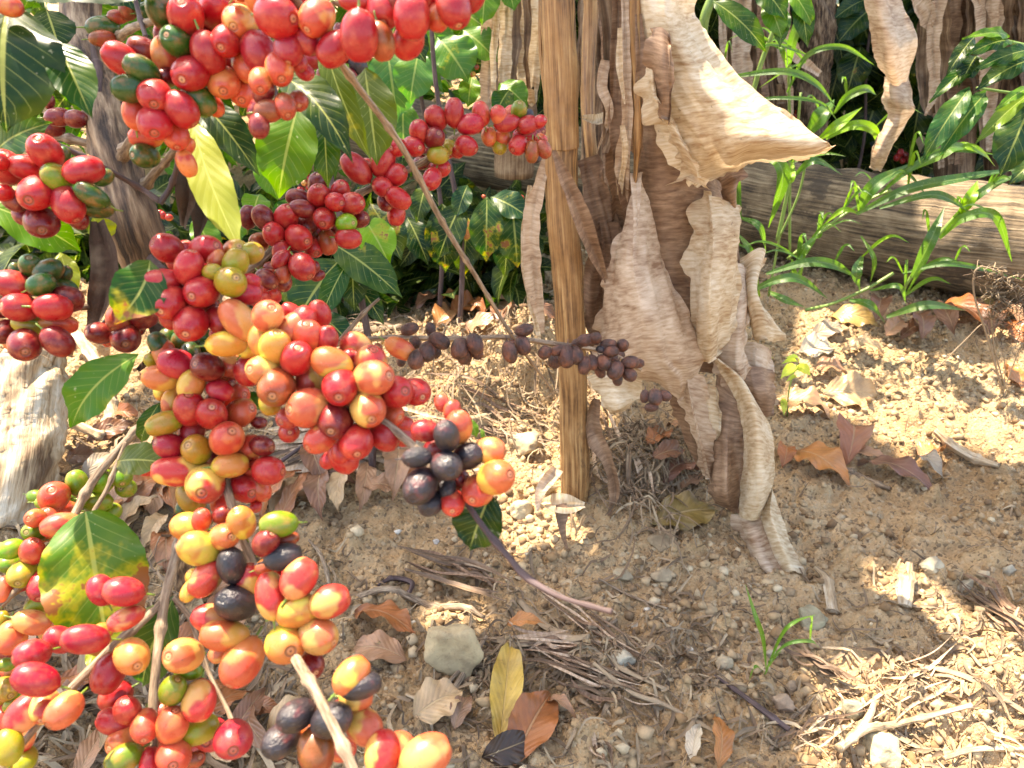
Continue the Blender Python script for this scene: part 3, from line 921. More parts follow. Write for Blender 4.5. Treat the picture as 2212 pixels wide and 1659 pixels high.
cherries(shrub, 'E', .46, "650 500 165 135 180 D; 780 400 185 155 -120 B; 925 385 190 162 20 D; 815 530 174 168 -90 D; 815 260 125 105 90 B 1; 890 220 140 120 60 D 1; 700 540 90 80 -90 O 1; 730 450 120 100 0 D 2; 870 470 120 100 0 D 2")

leaf(shrub, (20, 8, .38), (12, 278, .37), 235, DG, side=0.02, label='large dark green leaf')
leaf(shrub, (122, 88, .385), (196, 250, .375), 92, MG, bend=0.05, wave=0.03)
leaf(shrub, (60, -50, .37), (300, -30, .35), 185, DG, shape='round', wave=0.02)
leaf(shrub, (-10, 330, .42), (105, 262, .41), 90, MG)
leaf(shrub, (414, 255, .43), (524, 548, .41), 88, PY, bend=0.02, side=0.03, label='pale yellow leaf')
leaf(shrub, (425, 210, .45), (560, 375, .45), 80, DG)
leaf(shrub, (600, 165, .425), (758, 338, .40), 92, DG, fold=0.3, side=-0.05)
leaf(shrub, (645, 225, .47), (600, 425, .47), 128, LG, blem=0.15)
leaf(shrub, (700, 255, .49), (708, 402, .49), 62, MG)
leaf(shrub, (695, 60, .45), (805, 345, .46), 60, OL, side=0.06, blem=0.3)
leaf(shrub, (788, 148, .47), (815, 355, .47), 112, OL, bend=0.08, blem=0.2)
leaf(shrub, (860, 60, .50), (920, 132, .50), 70, DG)
leaf(shrub, (-30, 440, .47), (178, 540, .50), 105, LG, blem=0.0)
leaf(shrub, (200, 470, .49), (235, 520, .50), 60, YG)
leaf(shrub, (130, 545, .49), (160, 640, .49), 50, YG)
leaf(shrub, (324, 562, .385), (246, 695, .37), 112, MG, side=-0.12, bend=0.15, blem=0.42, label='green leaf with brown scar')
leaf(shrub, (300, 765, .43), (146, 925, .43), 100, (0.05, .15, .014), side=0.05, wave=0.08)
leaf(shrub, (345, 870, .43), (300, 960, .44), 40, MG)
leaf(shrub, (252, 998, .43), (372, 1000, .42), 78, OL, blem=0.2)
leaf(shrub, (230, -60, .50), (300, 20, .50), 110, DG)
leaf(shrub, (100, 20, .53), (130, 110, .53), 90, DG)
leaf(shrub, (520, -60, .50), (640, 30, .5), 90, MG)
for base, tip, wd, sd in (((205, 480, .49), (200, 730, .48), 62, 3), ((330, 700, .50), (300, 800, .47), 40, 5), ((385, 340, .50), (400, 490, .50), 45, 7), ((415, 400, .51), (430, 520, .5), 40, 9)):
    mb = MB()
    strip_geo(mb, [P(*base), P(base[0] + 22, (base[1] + tip[1]) / 2, base[2] - .01), P(*tip)], [W(wd * .5, .48), W(wd, .48), W(wd * .4, .48)], fold=0.7, n=40, nw=10, wave=0.5, seed=sd, twist=1.2)
    o = mb.build('dead_leaf', 'hairy', shrub, color=(0.05, 0.028, 0.016, 1)); o['label'] = 'dark curled dead leaf'

# ------------------------------------------------------------------ branch crossing the top edge
b1 = thing('coffee_branch', P(640, -60, .34), 'blurred coffee branch heavy with ripe red cherries along the top edge', 'coffee branch', 'coffee branches laden with cherries')
b1['fill'] = 0.4
branch(b1, [(560, -80, .36), (650, -30, .35), (760, 10, .34), (900, -20, .33), (1060, -70, .32)], (9, 9, 8, 7, 6))
cherries(b1, 'B', .335, """135 110 262 232 -5 R; 395 115 232 200 -130 P; 20 -20 200 180 90 O 1; 215 310 212 182 -90 C 1; 330 250 200 160 -60 C 1; 150 450 185 172 -80 O 1; 30 530 155 145 -90 O 1; 50 600 150 120 60 D 1; 80 720 165 125 0 B 1; 190 690 150 135 -70 B 1; 20 815 150 120 -90 D 1; 270 400 130 110 -60 C 2; 120 -10 200 160 90 R 1; 260 0 200 150 90 C 2""")
cherries(b1, 'B', .315, "670 235 295 215 -85 R; 810 270 225 175 -80 B 1; 820 60 225 205 -90 R 1; 1010 110 262 205 -92 R; 1280 45 245 205 -70 R; 1180 110 170 135 -90 O 1; 650 5 200 120 0 R 1; 920 20 200 160 90 D 1; 1120 -10 220 180 90 R 1; 1400 -20 200 160 60 R 1; 740 120 120 100 0 D 2; 1060 10 190 150 90 D 2; 720 -10 200 150 80 O 1")
cherries(b1, 'B', .52, "365 395 125 95 180 R; 480 410 124 112 -30 D; 500 545 132 108 -80 D; 545 210 110 80 90 D; 590 370 90 70 0 D; 660 420 130 100 -60 K; 610 500 100 80 -80 D; 430 330 90 70 60 R; 430 480 80 70 -90 B 1; 560 290 90 70 0 O")

# ------------------------------------------------------------------ far branch with red cherries
b2 = thing('coffee_branch', P(540, 600, .50), 'coffee branch of red cherries rising rightwards to touch the brown stalk', 'coffee branch', 'coffee branches laden with cherries')
b2['fill'] = 0.2
branch(b2, [(440, 640, .49), (540, 580, .51), (590, 540, .515), (640, 500, .52), (720, 450, .53), (790, 412, .54), (870, 372, .54), (930, 340, .545), (985, 295, .55), (1060, 280, .555), (1150, 290, .56)], (10, 10, 9, 9, 8, 8, 8, 8, 7, 7, 5), nodes=0.03)
cherries(b2, 'B', .545, """1165 765 152 122 120 R; 1285 730 172 115 95 R; 1460 735 145 105 100 O; 1575 750 122 102 110 O; 1620 800 142 102 5 R; 1390 805 167 127 15 C; 1060 855 142 118 105 R; 1155 895 132 122 50 D; 1020 950 132 122 -10 R; 915 955 120 110 180 R; 1180 1005 132 107 0 L; 1240 980 100 90 30 R 2;
1190 1090 132 110 0 R 1; 1140 1160 134 112 -110 R; 1365 945 137 112 -20 R; 1510 885 115 92 -80 O 1; 1600 885 105 88 -80 O 1; 1580 950 95 85 -90 L 1; 825 1040 208 142 70 R; 650 1090 218 142 130 R; 715 1085 110 105 90 O 2; 905 1135 145 122 35 R; 820 1210 127 115 -30 R; 920 1285 170 124 -35 R; 840 1310 110 95 -60 D 1; 1090 1000 100 90 0 D 2""")
cherries(b2, 'C', .555, "45 715 112 98 80 g; 100 810 135 112 -150 R; 175 790 95 80 30 R; 15 790 95 80 160 R; 110 750 80 60 90 K 1; 40 940 122 108 -140 R; 130 985 132 88 -90 B; 205 965 122 88 -60 B; 190 905 80 70 -60 O 1; 40 890 90 70 -90 R 1; 100 880 80 70 -90 D 2; 170 850 90 80 0 D 2; 160 1020 70 60 -90 K 2")
cherries(b2, 'B', .52, """400 1195 140 118 95 D 1; 405 1270 145 124 90 R; 545 1240 134 118 80 R 1; 515 1310 127 118 -10 R; 620 1320 155 134 10 R; 275 1285 152 108 160 D 1; 305 1355 162 114 -10 D; 195 1410 162 138 80 R; 50 1410 160 125 120 D; 120 1520 148 134 140 R; 275 1540 165 150 -20 R;
325 1450 140 118 -60 D 1; 445 1415 138 130 -110 R; 585 1445 124 112 5 g; 670 1420 118 105 10 D 1; 600 1545 155 124 -10 R; 465 1570 155 115 -80 B 1; 370 1600 130 118 -60 R 1; 165 1630 140 112 90 R; 20 1570 120 110 180 B 1; 500 1480 110 100 0 D 2; 380 1400 110 100 0 D 2; 240 1450 120 100 0 D 2""")
cherries(b2, 'F', .50, "160 25 135 100 -120 R; 300 70 172 145 -50 R; 175 110 125 105 -90 B; 355 75 110 80 10 D 1; 180 170 115 95 -90 D 1; 70 150 140 118 -40 D; 30 190 112 102 -100 C; 20 270 135 122 160 R; 110 80 110 90 0 D 2; 240 20 120 100 0 D 2")

# ------------------------------------------------------------------ central foreground branch
b3 = thing('coffee_branch', P(400, 600, .42), 'foreground coffee branch of red and peach cherries ending in blackened cluster', 'coffee branch', 'coffee branches laden with cherries')
b3['fill'] = 0.3
branch(b3, [(340, 520, .46), (420, 610, .43), (485, 645, .41), (560, 720, .39), (660, 800, .375), (760, 870, .36), (830, 912, .352), (890, 962, .345), (960, 1030, .335), (1010, 1085, .33)], (10, 10, 10, 10, 10, 10, 10, 10, 9, 8), nodes=0.04)
branch(b3, [(1000, 1075, .33), (1045, 1140, .325), (1100, 1205, .32), (1135, 1245, .315), (1200, 1285, .31), (1270, 1308, .305), (1322, 1322, .30)], (7, 7, 7, 9, 6, 5, 7), 'dark_twig', nodes=0.05)
cherries(b3, 'A', .40, "1085 1610 195 160 160 R; 1335 1615 185 165 20 R; 1525 1650 180 165 60 Y 1; 1200 1640 150 120 90 R 1")
cherries(b3, 'E', .385, """1030 170 255 158 5 R; 1225 75 215 172 80 R; 1380 105 122 98 10 L; 1495 170 184 176 40 L; 1525 50 192 152 80 L 1; 1310 230 208 190 -150 R; 1100 300 212 188 -130 R; 1205 250 140 130 -150 R 1; 1240 435 218 196 -120 R; 970 260 130 110 180 R 1; 1095 400 150 110 -60 R 1; 1420 415 175 152 -60 R 1; 1600 240 180 135 0 C 1; 1625 165 120 95 0 C 1;
1545 415 278 185 130 P; 1470 570 236 156 5 Y; 1400 20 130 100 80 O 1; 1300 130 130 120 0 D 2; 1150 180 140 120 0 R 2; 1350 330 140 120 0 D 2""")
cherries(b3, 'F', .355, """75 390 192 178 60 P; 40 540 195 150 90 Y 1; 125 590 212 182 80 Y; 240 465 222 155 40 P 1; 300 425 200 150 60 R 1; 325 530 226 200 90 O 1; 460 540 165 130 80 R 1; 265 665 207 190 85 R; 50 745 205 178 170 P; 130 845 236 222 -110 B; 90 950 160 125 -90 L 2; 490 695 255 188 160 Y; 600 670 130 110 60 R 2; 340 820 195 155 90 P 1;
545 845 228 212 -95 R; 745 700 224 195 80 P 1; 760 790 244 212 5 P; 905 880 205 192 0 R 1; 725 990 224 207 -70 P; 345 985 268 225 190 P; 220 1045 160 140 -150 R 1; 515 1065 227 208 -110 D; 420 1180 214 175 -140 O; 650 1205 214 192 -90 R; 830 1175 195 155 -30 R 1; 880 1030 150 135 -20 O 2; 550 1270 150 110 -90 R 2; 450 900 150 130 0 R 2; 640 950 150 130 0 D 2; 235 360 140 80 150 R 2; 740 1100 150 130 0 R 2; 170 720 140 120 0 O 2; 390 730 140 120 0 O 2""")
cherries(b3, 'F', .325, """1270 1000 130 100 80 O 2; 1310 1110 205 168 90 O 1; 1095 1132 168 127 180 R 1; 1235 1165 192 162 100 K; 1045 1305 177 122 0 K; 1235 1358 190 184 -60 K; 1065 1490 232 208 -120 K; 1370 1300 192 170 20 K 1; 1515 1262 192 152 0 P 1; 1555 1435 228 200 10 Y; 1440 1515 204 182 -120 O 1; 1235 1500 140 118 -90 K 1; 1130 1600 165 152 -90 K 1; 1270 1595 165 150 -90 O 1; 1300 1440 150 130 0 D 2; 1180 1430 140 120 0 K 2; 1160 1250 140 120 0 D 2""")
leaf(b3, (1062, 1062, .345), (1012, 1190, .345), 108, DG, wave=0.09)
leaf(b3, (1015, 905, .40), (1030, 945, .40), 22, LG)
leaf(b3, (1040, 925, .40), (1045, 950, .40), 10, LG)
leaf(b3, (715, 985, .40), (735, 1010, .40), 40, MG)
leaf(b3, (530, 850, .44), (560, 885, .44), 50, MG)

# ------------------------------------------------------------------ branch drooping towards the bottom edge
b4 = thing('coffee_branch', P(410, 700, .45), 'drooping coffee branch of mixed cherries running to the bottom edge', 'coffee branch', 'coffee branches laden with cherries')
b4['fill'] = 0.1
branch(b4, [(390, 660, .48), (420, 760, .44), (455, 860, .42), (475, 960, .41), (490, 1050, .40), (510, 1120, .385), (535, 1190, .385), (562, 1262, .38), (600, 1360, .365), (640, 1425, .335), (690, 1510, .305), (735, 1600, .29), (780, 1700, .28)], (9, 9, 9, 10, 10, 10, 10, 10, 10, 12, 12, 12, 12), nodes=0.04)
cherries(b4, 'E', .41, """1030 570 155 120 120 G 1; 1065 630 165 125 100 O 1; 1145 700 224 166 165 C; 1235 630 135 112 -90 G 1; 1180 560 145 125 90 G 2; 1330 600 130 110 0 G 2; 985 680 100 85 140 L 1; 1040 790 213 152 170 Y; 1345 720 195 172 170 D; 1240 835 192 145 70 Y; 1500 710 185 135 0 P 1; 1620 745 190 180 20 R; 1425 870 158 125 -20 C; 1040 880 110 80 -90 Y 2; 1110 940 165 118 -110 Y 1;
1230 990 212 182 100 R; 1370 1025 188 180 90 R; 1390 930 140 115 60 R 1; 1555 1020 194 168 30 O 1; 1065 1085 218 148 -160 L; 1240 1145 194 145 -100 R 1; 1100 1232 184 150 170 C; 1275 1255 182 168 150 L; 1470 1185 208 196 60 O; 1145 1395 288 186 175 P; 1495 1355 213 150 5 Y; 1330 1475 234 222 -110 P; 1240 1560 205 160 -60 L 1; 1190 1630 110 90 -120 G 2; 1620 1240 160 150 0 O 1; 1640 1370 145 128 0 O 1; 1590 1500 194 182 -40 R 1; 1540 900 140 130 0 O 2; 1430 1600 135 125 -90 O 2; 1045 1170 90 70 180 Y 2; 1300 1080 140 120 0 D 2; 1400 1300 140 120 0 D 2; 1460 830 130 120 0 D 2; 1290 1360 120 110 0 D 2""")
cherries(b4, 'F', .41, "40 1230 145 125 -20 D; 80 1390 194 162 0 R; 30 1510 155 125 -60 O 1; 20 1080 95 75 0 D 1; 0 1620 80 70 -90 R 1")
cherries(b4, 'I', .375, """1290 235 248 196 170 Y; 1455 160 168 162 0 Y; 1305 50 135 115 90 O 1; 1435 20 110 90 40 D 1; 1565 70 195 165 110 Y; 1500 345 218 178 100 K; 1335 430 244 182 -130 P; 1560 430 130 105 -90 G 2; 1230 510 145 95 -120 Y 1; 1530 590 244 222 160 K; 1390 695 275 165 170 P 1; 1455 800 285 165 180 Y; 1430 900 160 110 -140 P 1; 1570 970 305 240 -120 O""")
cherries(b4, 'J', .355, """145 80 224 145 190 g; 65 200 170 150 60 D; 200 180 150 90 20 B 1; 175 290 222 150 10 K; 70 350 140 90 20 B 1; 280 430 255 192 60 P; 95 540 282 182 100 P; 270 640 254 200 20 Y; 480 580 244 190 15 P; 400 800 244 202 -30 P; 190 855 235 225 -60 Y; 360 990 165 150 -60 D 1; 200 420 160 150 0 R 2; 330 720 170 150 0 O 2""")
cherries(b4, 'J', .315, "620 1060 248 182 50 Y; 680 1125 250 140 10 K 0; 650 1200 200 150 0 P 1; 260 1320 234 192 -150 K; 490 1350 244 212 20 K; 160 1480 234 192 -140 K 1; 390 1545 265 205 -80 B; 700 1390 244 202 -40 P 1; 820 1565 275 212 80 P; 1100 1580 315 232 30 P; 330 1420 150 120 0 Y 2; 560 1540 160 140 0 O 2; 560 1280 150 130 0 D 2")

# ------------------------------------------------------------------ forked branch at the bottom
b5 = thing('coffee_branch', P(410, 1090, .46), 'forked pale coffee branch with scattered pinkish cherries in the lower left corner', 'coffee branch', 'coffee branches laden with cherries')
b5['fill'] = 0.4
branch(b5, [(450, 1010, .50), (410, 1100, .46), (385, 1180, .44), (358, 1285, .42), (345, 1370, .41), (338, 1430, .40), (330, 1540, .39), (335, 1640, .38)], (9, 10, 10, 11, 10, 10, 10, 8), nodes=0.05)
branch(b5, [(362, 1290, .42), (310, 1340, .41), (250, 1390, .40), (160, 1480, .385), (90, 1555, .37), (20, 1640, .36), (-40, 1700, .35)], (9, 9, 9, 9, 8, 8, 8), nodes=0.05)
branch(b5, [(375, 1290, .42), (410, 1335, .42), (430, 1390, .415), (452, 1455, .41), (485, 1520, .405), (503, 1562, .40)], (6, 6, 5, 5, 5, 6), nodes=0.06)
cherries(b5, 'I', .385, """800 515 233 170 170 C; 815 690 212 125 -150 P; 550 825 263 166 180 C; 670 770 110 90 170 Y 1; 855 935 214 196 -60 Y; 705 1045 248 184 -110 R 1; 1190 930 228 202 180 P; 1220 1030 165 100 0 g 1; 1120 1155 172 152 60 g; 1290 1225 240 186 -100 P; 825 1285 165 152 110 R; 740 1355 204 152 170 R 1; 940 1385 192 162 -90 O; 805 1480 204 172 -150 O 1;
1115 1380 213 186 80 O; 1290 1410 234 165 20 L 1; 1510 1470 228 212 -90 C; 800 1600 214 152 -150 g; 1125 1580 204 192 -90 O; 1250 1590 140 130 0 B 2; 970 1630 185 120 90 R; 940 1600 100 80 -90 g 2; 1000 1470 120 110 0 D 2""")
cherries(b5, 'I', .365, "230 1085 268 186 170 C; 155 1305 254 172 -130 P 1; 290 1260 194 165 -100 P 1; 415 1285 228 182 -140 P; 55 1520 214 155 90 L; 30 1640 110 80 90 Y 1")
leaf(b5, (185, 1105, .445), (235, 1415, .43), 205, (0.045, 0.12, 0.012), shape='round', bend=0.05, fold=0.25, wave=0.08, blem=0.5, nl=34, nw=14, label='broad green leaf with brown spots')
leaf(b5, (375, 1290, .45), (300, 1490, .46), 108, MG)
leaf(b5, (190, 1400, .46), (230, 1440, .46), 50, YG)

# ------------------------------------------------------------------ lower left branch
b6 = thing('coffee_branch', P(345, 885, .50), 'coffee branch of small olive green and orange cherries by the left edge', 'coffee branch', 'coffee branches laden with cherries')
b6['fill'] = 0.45
branch(b6, [(350, 875, .51), (290, 935, .50), (262, 965, .495), (215, 1020, .49), (185, 1065, .485), (150, 1130, .475), (100, 1190, .47), (60, 1250, .465), (20, 1290, .46), (-40, 1350, .46)], (9, 9, 9, 10, 9, 9, 8, 8, 7, 7), nodes=0.05)
branch(b6, [(272, 955, .495), (250, 1010, .49), (232, 1055, .485), (205, 1100, .48), (190, 1130, .475)], (5, 5, 5, 5, 4), nodes=0.05)
branch(b6, [(30, 1240, .47), (-10, 1330, .46), (-20, 1450, .45), (-40, 1560, .44)], (6, 6, 6, 6))
cherries(b6, 'E', .50, "500 1470 158 124 110 g 1; 660 1465 155 132 60 g 1; 785 1420 145 128 -80 g 1; 625 1590 184 124 -10 g 1; 350 1560 178 170 110 O; 320 1600 150 95 0 g 1; 450 1570 90 70 90 g 2")
cherries(b6, 'I', .475, """230 40 118 108 180 O; 310 40 128 112 100 O 1; 390 85 218 144 190 O; 225 130 134 122 180 g 1; 410 170 140 105 0 Y 1; 485 205 187 145 -120 O; 75 240 145 112 190 g; 210 255 158 138 80 O; 355 275 144 127 60 L; 60 340 130 95 180 g 1; 405 400 135 122 -90 g 1; 145 400 168 150 -110 L; 275 475 190 160 -100 C; 110 470 140 95 180 R 1; 20 500 155 100 90 O; 270 595 184 118 20 L 1; 210 715 208 142 -15 P; 75 815 203 155 -90 O; 15 700 110 75 90 L 1; 60 920 130 90 -30 D 1;
120 950 75 60 90 R 1; 40 990 100 80 180 g; 80 1030 120 100 0 O 1; 40 1145 145 130 -60 L; 110 1180 100 80 0 g 1; 70 1260 90 80 90 g; 15 1340 115 80 90 O; 20 300 100 80 90 R 2; 170 300 100 90 0 G 2""")

# ------------------------------------------------------------------ slender branch with dried cherries
b7 = thing('coffee_branch', P(700, 750, .52), 'slender pale coffee branch of shrivelled dark brown cherries crossing the brown stalk', 'coffee branch', 'coffee branches laden with cherries')
branch(b7, [(640, 760, .51), (725, 744, .52), (790, 733, .52), (880, 730, .525), (1000, 732, .53), (1090, 728, .53), (1185, 741, .53), (1290, 756, .53), (1345, 775, .53), (1385, 800, .53)], (6, 6, 6, 6, 6, 6, 6, 5, 4, 3), nodes=0.045)
branch(b7, [(735, 735, .52), (765, 700, .52), (792, 670, .52), (820, 645, .52)], (6, 5, 4, 3), nodes=0.05)
cherries(b7, 'F', .515, """935 600 194 122 -25 O; 995 475 110 80 200 M; 1130 475 85 65 90 M 1; 1190 550 134 95 -30 M; 1110 620 124 102 -100 M; 1040 670 124 104 -110 M; 1165 620 80 65 -80 M 1; 1320 600 132 108 -100 M; 1350 640 122 92 -90 M 1; 1420 570 132 104 -60 M; 1430 625 90 75 -60 M 1; 1640 620 130 92 -80 M; 790 605 75 60 -90 B 1; 1030 560 80 70 -60 M 1; 940 680 70 60 -90 M 2""")
cherries(b7, 'G', .525, """80 480 114 80 10 M; 70 580 122 90 -70 M; 0 600 110 90 -90 M 1; 0 655 80 60 -90 M; 215 625 88 82 200 M; 295 610 94 65 20 M; 355 650 142 112 -100 M; 280 675 104 85 -110 M 1; 415 645 112 92 -60 M; 475 545 104 78 10 M; 425 570 75 60 180 M 1; 540 535 80 72 60 M; 625 570 98 65 10 M; 572 605 55 48 0 K; 640 620 98 78 0 M; 715 580 82 76 70 M; 595 690 104 88 -60 M; 655 665 72 62 -60 M 1; 520 690 92 74 -80 M; 470 710 112 74 -100 M;
570 750 84 64 -60 M 1; 670 740 118 96 -110 M; 765 690 112 84 10 M; 815 695 82 60 0 M 1; 760 770 94 82 -40 M; 685 800 80 62 -90 M 1""")
cherries(b7, 'G', .60, "925 915 104 88 -90 M; 990 905 84 66 -20 M; 860 910 80 55 -90 M; 905 980 84 55 0 M; 700 640 60 50 0 M 0")

# bare twig falling across the picture
mb = MB()
tube(mb, [P(620, -30, .34), P(690, 70, .36), P(760, 170, .385), (P(870, 320, .42)), P(950, 470, .46), P(1030, 600, .50), P(1110, 730, .54), P(1190, 838, .58)], [W(8, .34), W(8, .36), W(7.5, .385), W(7, .42), W(6, .46), W(5, .5), W(4, .54), W(2.5, .58)], 8, 120, 0.08, 2, 0.035)
tag(mb.build('dry_twig', 'twig'), 'long thin bare twig slanting down in front of the cherries', 'twig')

# ------------------------------------------------------------------ things standing on the ground further back
def dY(x, y, Y):
    k = FWD.y + UP.y * (-(y - CY) / F_OV)
    return Y / k

def PY_(x, y, Y):
    return P(x, y, dY(x, y, Y))

def rowsY(rows):
    return [[(x, y, dY(x, y, Y)) for (x, y, Y) in r] for r in rows]

Y0 = G(1240, 1088).y
# brown dried stalk
stalk = thing('banana_stalk', G(1242, 1088), 'tall dried brown banana stalk standing upright in the middle', 'banana stalk')
def ytube(pts, n, segs, rough, seed, mat, name, parent, flat=1.0, nodes=None):
    mb = MB()
    Q = [PY_(x, y, Y) for (x, y, Y, r) in pts]
    R = [r * dY(x, y, Y) / F_OV for (x, y, Y, r) in pts]
    tube(mb, Q, R, segs, n, rough, seed, nodes, flat)
    return mb.build(name, mat, parent)
ytube([(1203, -80, Y0, 47), (1207, 60, Y0, 47), (1212, 200, Y0, 47), (1214, 270, Y0, 46), (1216, 318, Y0, 45)], 70, 32, 0.05, 5, 'stalk', 'upper_sheath', stalk, 0.8)
ytube([(1214, 290, Y0 + .004, 45), (1213, 380, Y0 + .003, 43), (1217, 480, Y0, 42), (1226, 600, Y0, 40), (1232, 720, Y0, 39), (1238, 830, Y0, 37), (1240, 930, Y0, 38), (1242, 1010, Y0, 39), (1241, 1110, Y0, 37)], 110, 32, 0.06, 8, 'stalk', 'lower_stem', stalk, 0.8)
ytube([(1168, -80, Y0 + .02, 7), (1168, 100, Y0 + .02, 8), (1178, 200, Y0 + .015, 8), (1190, 300, Y0, 7)], 40, 8, 0.1, 9, 'stalk', 'split_edge', stalk, 0.6)
ytube([(1277, -80, Y0 + .14, 22), (1275, 60, Y0 + .14, 22), (1270, 200, Y0 + .12, 20), (1275, 300, Y0 + .1, 18), (1285, 420, Y0 + .1, 14)], 40, 14, 0.1, 10, 'stalk', 'rear_stem', stalk, 0.7)
# papery pieces wrapped about the stalk
def ystrip(parent, pts, widths, mat, name='dried_strip', **kw):
    mb = MB()
    Q = [PY_(*q) for q in pts]
    strip_geo(mb, Q, [wd * dY(*pts[min(i, len(pts) - 1)]) / F_OV for i, wd in enumerate(widths)], **kw)
    return mb.build(name, mat, parent)
ystrip(stalk, [(1195, 325, Y0 - .05), (1225, 400, Y0 - .05), (1265, 500, Y0 - .045), (1310, 610, Y0 - .02)], [10, 30, 40, 8], 'banana_brown', 'peeling_strip', fold=0.6, wave=0.35, n=60, nw=8, seed=2)
ystrip(stalk, [(1180, 340, Y0), (1150, 470, Y0), (1152, 590, Y0), (1172, 720, Y0)], [20, 34, 40, 8], 'banana', 'peeling_strip', fold=0.6, wave=0.45, n=60, nw=8, seed=3)
ystrip(stalk, [(1145, 400, Y0 + .03), (1135, 520, Y0 + .03), (1150, 640, Y0 + .02), (1165, 740, Y0)], [10, 22, 26, 6], 'banana_pale', 'peeling_strip', fold=0.8, wave=0.5, n=60, nw=8, seed=4)
ystrip(stalk, [(1258, 255, Y0 - .01), (1290, 262, Y0 + .02), (1310, 250, Y0 + .05)], [10, 26, 12], 'banana_pale', 'peeling_strip', fold=0.7, wave=0.4, n=30, nw=6, seed=5)
ystrip(stalk, [(1200, 1010, Y0 - .03), (1175, 1060, Y0 - .05), (1165, 1105, Y0 - .08)], [24, 26, 10], 'banana', 'basal_sheath', fold=1.1, wave=0.5, n=30, nw=8, seed=6, twist=1.5)
ystrip(stalk, [(1175, 1085, Y0 - .04), (1215, 1092, Y0 - .07), (1262, 1092, Y0 - .06)], [14, 40, 12], 'banana_pale', 'basal_sheath', fold=0.9, wave=0.3, n=30, nw=8, seed=7)
ystrip(stalk, [(1205, 1090, Y0 - .07), (1215, 1140, Y0 - .09), (1228, 1185, Y0 - .11)], [26, 20, 8], 'banana_brown', 'basal_sheath', fold=1.1, wave=0.6, n=30, nw=8, seed=8, twist=1.5)
ystrip(stalk, [(1285, 860, Y0 - .01), (1280, 930, Y0 - .01), (1310, 990, Y0 - .02), (1330, 1060, Y0 - .03), (1315, 1130, Y0 - .05)], [18, 36, 26, 22, 8], 'banana_brown', 'basal_sheath', fold=0.9, wave=0.5, n=50, nw=8, seed=9, twist=1.0)
ystrip(stalk, [(1270, 340, Y0 + .08), (1300, 450, Y0 + .07), (1320, 560, Y0 + .06), (1300, 680, Y0 + .06)], [40, 60, 60, 30], 'banana_brown', 'peeling_strip', fold=0.5, wave=0.6, n=70, nw=12, seed=10)

# great dried banana leaf
bl = thing('dried_banana_leaf', PY_(1480, 900, Y0), 'huge crumpled cream and brown dried banana leaf hanging right of the stalk', 'dry banana leaf')
def sheet(parent, rows, mat, name, **kw):
    mb = MB(); sheet_geo(mb, rowsY(rows), **kw)
    return mb.build(name, mat, parent)
A0 = Y0 - .02
sheet(bl, [[(1372, 250, A0 + .07), (1430, 250, A0 + .04), (1500, 260, A0 + .06), (1560, 300, A0 + .10)], [(1370, 400, A0 + .06), (1440, 400, A0 + .03), (1510, 400, A0 + .05), (1580, 420, A0 + .10)], [(1385, 560, A0 + .06), (1450, 560, A0 + .04), (1520, 560, A0 + .06), (1600, 560, A0 + .10)],
           [(1400, 680, A0 + .05), (1460, 690, A0 + .03), (1520, 700, A0 + .05), (1590, 690, A0 + .08)], [(1430, 790, A0 + .04), (1470, 800, A0 + .02), (1520, 800, A0 + .04), (1570, 800, A0 + .06)]], 'banana_brown', 'rear_blade', seed=1, nu=40, nv=90, folds=.010)
sheet(bl, [[(1368, -60, A0 + .0), (1400, -60, A0 - .01), (1450, -60, A0 - .03), (1505, -60, A0 + .03)], [(1384, 30, A0), (1410, 30, A0 - .03), (1455, 30, A0 - .04), (1500, 30, A0 + .02)],
           [(1390, 110, A0 + .02), (1425, 110, A0 - .03), (1480, 105, A0 - .05), (1535, 90, A0 + .02)], [(1405, 190, A0 + .02), (1450, 190, A0 - .04), (1530, 180, A0 - .06), (1600, 165, A0 + .01)],
           [(1425, 260, A0 + .01), (1490, 265, A0 - .05), (1590, 250, A0 - .08), (1690, 245, A0 - .03)], [(1450, 330, A0 + .0), (1520, 330, A0 - .05), (1620, 305, A0 - .10), (1750, 290, A0 - .07)],
           [(1480, 392, A0 - .0), (1520, 372, A0 - .01), (1610, 338, A0 - .06), (1800, 318, A0 - .08)], [(1512, 408, A0 + .02), (1535, 385, A0 + .04), (1600, 352, A0 + .03), (1740, 330, A0 - .02)]],
      'banana_pale', 'upper_blade', seed=3, nu=64, nv=130, folds=.012, crinkle=.004, ragged=.007)
sheet(bl, [[(1408, 60, A0 - .05), (1430, 60, A0 - .055), (1450, 80, A0 - .06)], [(1400, 110, A0 - .05), (1430, 120, A0 - .07), (1452, 130, A0 - .07)], [(1410, 190, A0 - .04), (1432, 190, A0 - .07), (1450, 190, A0 - .07)], [(1420, 255, A0 - .04), (1435, 262, A0 - .06), (1448, 268, A0 - .06)]],
      'banana_brown', 'folded_edge', seed=4, nu=16, nv=60, ragged=.014, folds=.004)
sheet(bl, [[(1395, 130, A0 - .03), (1405, 130, A0 - .05), (1415, 130, A0 - .05)], [(1400, 210, A0 - .02), (1412, 210, A0 - .05), (1424, 210, A0 - .05)], [(1430, 270, A0 - .02), (1450, 272, A0 - .05), (1470, 290, A0 - .05)], [(1455, 330, A0 - .02), (1480, 335, A0 - .05), (1500, 350, A0 - .05)], [(1490, 385, A0 - .01), (1505, 390, A0 - .03), (1530, 410, A0 - .03)]],
      'banana_pale', 'curled_rim', seed=5, nu=14, nv=80, ragged=.02, folds=.003)
